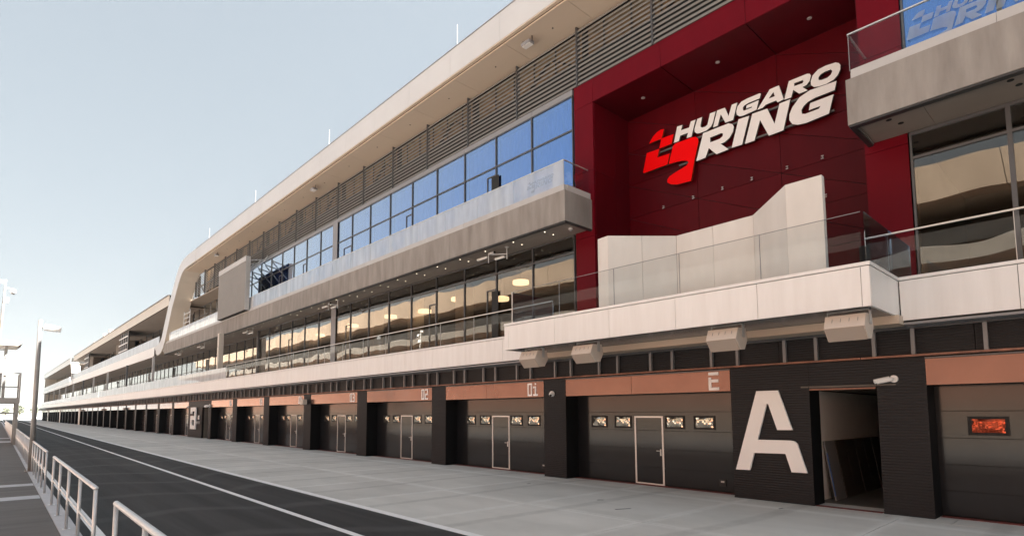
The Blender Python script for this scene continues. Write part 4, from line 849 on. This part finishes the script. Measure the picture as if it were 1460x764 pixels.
while y < 110:
    a = LX(1.15, y); b = LX(1.15, y + 3); q = MB(); q.prism([(a - .01, y), (a + .01, y), (b + .01, y + 2.95), (b - .01, y + 2.95)], 'z', .24, 1.2); solid('fence_panel', t, q, 'mullgrey2' if 'mullgrey2' in M else 'kerbmetal')
    solid('post', t, MB().tube((a, y - .03, .23), (a, y - .03, 1.3), .03, 8), 'steel'); solid('top_rail', t, MB().tube((a, y, 1.26), (b, y + 2.95, 1.26), .035, 8), 'steel'); y += 3
# lamp post with camera
x, y = 1.33, 25.1
t = thing('camera_pole', (x, y, .228), 'tall slim steel pole with a white camera at its top on the pit wall', 'pole')
solid('pole', t, MB().tube((x, y, .24), (x, y, 5.52), .085, 18, .062), 'polesteel', True); box('base_plate', t, x - .17, x + .17, y - .17, y + .17, .23, .255, 'polesteel', .005)
for a in (-.13, .13):
    for b in (-.13, .13): solid('bolt', t, MB().tube((x + a, y + b, .255), (x + a, y + b, .30), .014, 6), 'polesteel')
solid('camera_arm', t, MB().tube((x, y, 5.25), (x + .16, y - .02, 5.27), .03, 8), 'camwhite')
solid('camera_body', t, MB().tube((x + .12, y, 5.26), (x + .46, y - .04, 5.20), .105, 12, .085), 'camwhite'); solid('sunshield', t, MB().tube((x + .12, y, 5.285), (x + .60, y - .05, 5.215), .11, 12, .10, caps=False), 'camwhite'); solid('lens', t, MB().tube((x + .46, y - .04, 5.20), (x + .50, y - .045, 5.19), .06, 10), 'black')
# observation tower
t = thing('camera_tower', (.3, 48, .2), 'steel marshal tower with a flat roof, platform and camera mast at the left edge', 'tower')
for xx in (1.60, -1.6):
    for yy in (47.5, 50.0): solid('leg', t, MB().box(xx - .09, xx + .09, yy - .09, yy + .09, .2, 2.9), 'polesteel')
solid('platform', t, MB().box(-1.8, 1.72, 47.35, 50.1, 2.9, 3.25), 'polesteel'); solid('brace', t, MB().tube((-1.5, 47.45, 2.35), (1.55, 47.45, 2.25), .05, 6), 'polesteel')
solid('gusset', t, MB().prism([(1.15 - 1.2, 2.88), (.5, 2.88), (-.05, 2.5)], 'y', 47.45, 47.55), 'mull')
for z in (3.95, 4.85): solid('guard_rail', t, MB().tube((-1.7, 47.4, z), (1.68, 47.4, z), .035, 8).tube((1.68, 47.4, z), (1.68, 50, z), .035, 8), 'polesteel')
for xx, yy in ((1.68, 47.4), (1.68, 50), (.35, 47.4), (-1.0, 47.4)): solid('guard_post', t, MB().tube((xx, yy, 3.25), (xx, yy, 4.88), .04, 8), 'polesteel')
for xx, yy in ((.88, 47.6), (.88, 49.8), (-1.5, 47.6), (-1.5, 49.8)): solid('roof_post', t, MB().box(xx - .06, xx + .06, yy - .06, yy + .06, 3.25, 6.62), 'polesteel')
solid('roof_deck', t, MB().prism([(-1.9, 6.75), (-1.8, 6.62), (1.45, 6.62), (1.66, 6.82), (1.66, 6.90), (-1.9, 6.96)], 'y', 47.1, 50.3), 'speaker')
solid('roof_beam', t, MB().box(-1.8, .95, 47.5, 47.6, 6.3, 6.36).box(-1.8, .95, 47.5, 47.6, 5.85, 5.9).box(-1.8, .9, 47.5, 47.6, 4.95, 5.1), 'polesteel')
solid('control_box', t, MB().box(.45, .75, 47.7, 47.95, 3.3, 4.9), 'polesteel'); solid('mast', t, MB().tube((.50, 48, 6.9), (.60, 48, 11.0), .075, 10, .06), 'polesteel', True)
solid('mast_camera', t, MB().tube((.58, 48, 10.45), (1.0, 48, 10.42), .05, 8).ball((1.02, 48, 10.28), .17, 12, 8), 'camwhite', True); solid('camera_lens', t, MB().ball((1.02, 48, 10.18), .13, 10, 6), 'mull', True)
solid('antenna_box', t, MB().box(.55, .82, 47.9, 48.1, 9.5, 9.85).box(.30, .62, 47.9, 48.1, 10.75, 10.95), 'camwhite')
# ------------------------------------------------------------------ grandstand across the track (mirrored in the glass)
gs = thing('grandstand', (-30, 90, 0), 'big concrete grandstand with a roof across the track, mirrored in the glass', 'grandstand')
GY0, GY1 = -40, 230
mb = MB()
mb.prism([(-17, 0), (-17, 2.6), (-36, 11.0), (-36, 0)], 'y', GY0, GY1); solid('lower_stand', gs, mb, 'yellowc')
for i in range(10):
    xx = -17.6 - i * 1.8; zz = 2.9 + i * .80; solid('seat_row', gs, MB().box(xx - .6, xx, GY0 + 1, GY1 - 1, zz - .4, zz + .45), 'seat')
y = GY0
while y < GY1: box('roof_fascia_panel', gs, -22.2, -22.0, y + .03, y + 8.97, 19.3, 22.2, 'yellowc'); box('roof_underside_panel', gs, -30, -22.21, y + .03, y + 8.97, 19.4, 19.6, 'yellowc'); y += 9
solid('roof', gs, MB().box(-42, -22.22, GY0, GY1, 19.7, 22.0), 'yellowc'); solid('upper_stand', gs, MB().prism([(-24, 14.8), (-24, 16.0), (-40, 19.6), (-42, 19.6), (-42, 14.8)], 'y', GY0, GY1), 'interior')
y = GY0 + 4
while y < GY1: solid('raking_column', gs, MB().prism([(-35.5, 10.9), (-34.5, 10.9), (-25.0, 14.9), (-27.0, 14.9)], 'y', y, y + .8).tube((-34, y + .4, 10.5), (-32, y + 6, 15), .25, 8), 'interior'); y += 18
# ------------------------------------------------------------------ far end: barrier, masts, trees, hills
t = thing('track_barrier', (8, 330, 0), 'low pale barrier across the far end of the pit lane', 'barrier')
for i in range(30): box('barrier_block', t, -20 + 2.2 * i, -20 + 2.2 * i + 2.1, 330, 330.6, 0, 1.0, 'camwhite' if i % 3 else 'kerbmetal')
random.seed(3)
def tree(x, y, h, label, dens=420):
    t = thing('tree', (x, y, 0), label, 'tree', 'hazy trees beyond the end of the pit lane')
    q = MB(); q.tube((0 + x, y, 0), (x + .2, y, h * .45), .28, 8, .16)
    for k in range(5): a = k * 1.3; q.tube((x + .1, y, h * (.3 + .05 * k)), (x + math.cos(a) * h * .22, y + math.sin(a) * h * .22, h * (.6 + .05 * k)), .12, 6, .04)
    solid('trunk', t, q, 'timber'); c = MB()
    for k in range(dens):
        while True:
            u, v, w_ = [random.uniform(-1, 1) for _ in range(3)]
            if u * u + v * v + w_ * w_ < 1: break
        cx, cy, cz = x + u * h * .38 * (1 + .25 * math.sin(5 * w_)), y + v * h * .38, h * .66 + w_ * h * .34; s_ = h * random.uniform(.025, .05)
        d1 = Vector([random.gauss(0, 1) for _ in range(3)]).normalized() * s_; d2 = Vector([random.gauss(0, 1) for _ in range(3)]).normalized() * s_; p = Vector((cx, cy, cz)); c.quad(tuple(p - d1), tuple(p - d2), tuple(p + d1), tuple(p + d2))
    solid('crown', t, c, 'tree')
for i, (x, y, h, l) in enumerate(((2.5, 340, 6, 'small bush-like tree left of the tower leg at the far end'), (-4, 350, 7, 'far hazy tree at the very left edge'), (14, 380, 7, 'far hazy tree between the tower and the camera pole'), (8, 365, 5.5, 'low far tree just right of the tower leg'), (21, 390, 6.5, 'far hazy tree behind the camera pole'))): tree(x, y, h, l)
mb = MB(); random.seed(5); N = 60; prev = None
for i in range(N + 1):
    x = -900 + 2600 * i / N; h = 22 + 12 * math.sin(i * .35) + 6 * math.sin(i * 1.1 + 1)
    if prev: mb.quad((prev[0], 2200, -1), (x, 2200, -1), (x, 2500, h), (prev[0], 2500, prev[1])); mb.quad((prev[0], 2500, prev[1]), (x, 2500, h), (x, 2800, -1), (prev[0], 2800, -1))
    prev = (x, h)
tag(solid('hills', None, mb, 'hill'), kind='structure')
# small litter on the apron
g = 'small bits of litter on the apron'
for x, y, l, r_ in ((13.2, 12.7, 'small dark scrap on the apron near the pier beside header E', .8), (11.35, 7.9, 'longer dark strip lying on the apron before the letter E garage', .2), (12.1, 9.1, 'tiny dark chip on the apron before the letter E garage', 0), (14.2, 5.5, 'brown scrap on the apron below the letter A', .5)):
    q = MB(); L_ = .22 if 'strip' in l else .09; q.prism([(-L_, -.02), (L_, -.015), (L_ * .8, .02), (-L_ * .7, .03)], 'z', 0, .006); o = link('litter', q.mesh('litter', 'mull'), (x, y, .003), None, (0, 0, r_ - .6)); tag(o, l, 'litter', g)

# ------------------------------------------------------------------ haze
hz = bpy.data.materials.new('haze'); hz.use_nodes = True; t = hz.node_tree; t.nodes.remove(t.nodes['Principled BSDF'])
pv = t.nodes.new('ShaderNodeVolumePrincipled'); pv.inputs['Color'].default_value = (.97, .96, .95, 1); pv.inputs['Density'].default_value = .00022; pv.inputs['Anisotropy'].default_value = .3
t.links.new(pv.outputs[0], t.nodes['Material Output'].inputs['Volume']); M['haze'] = hz
tag(solid('haze', None, MB().box(-2600, 2600, -700, 4600, -1.5, 60), 'haze'), kind='stuff')
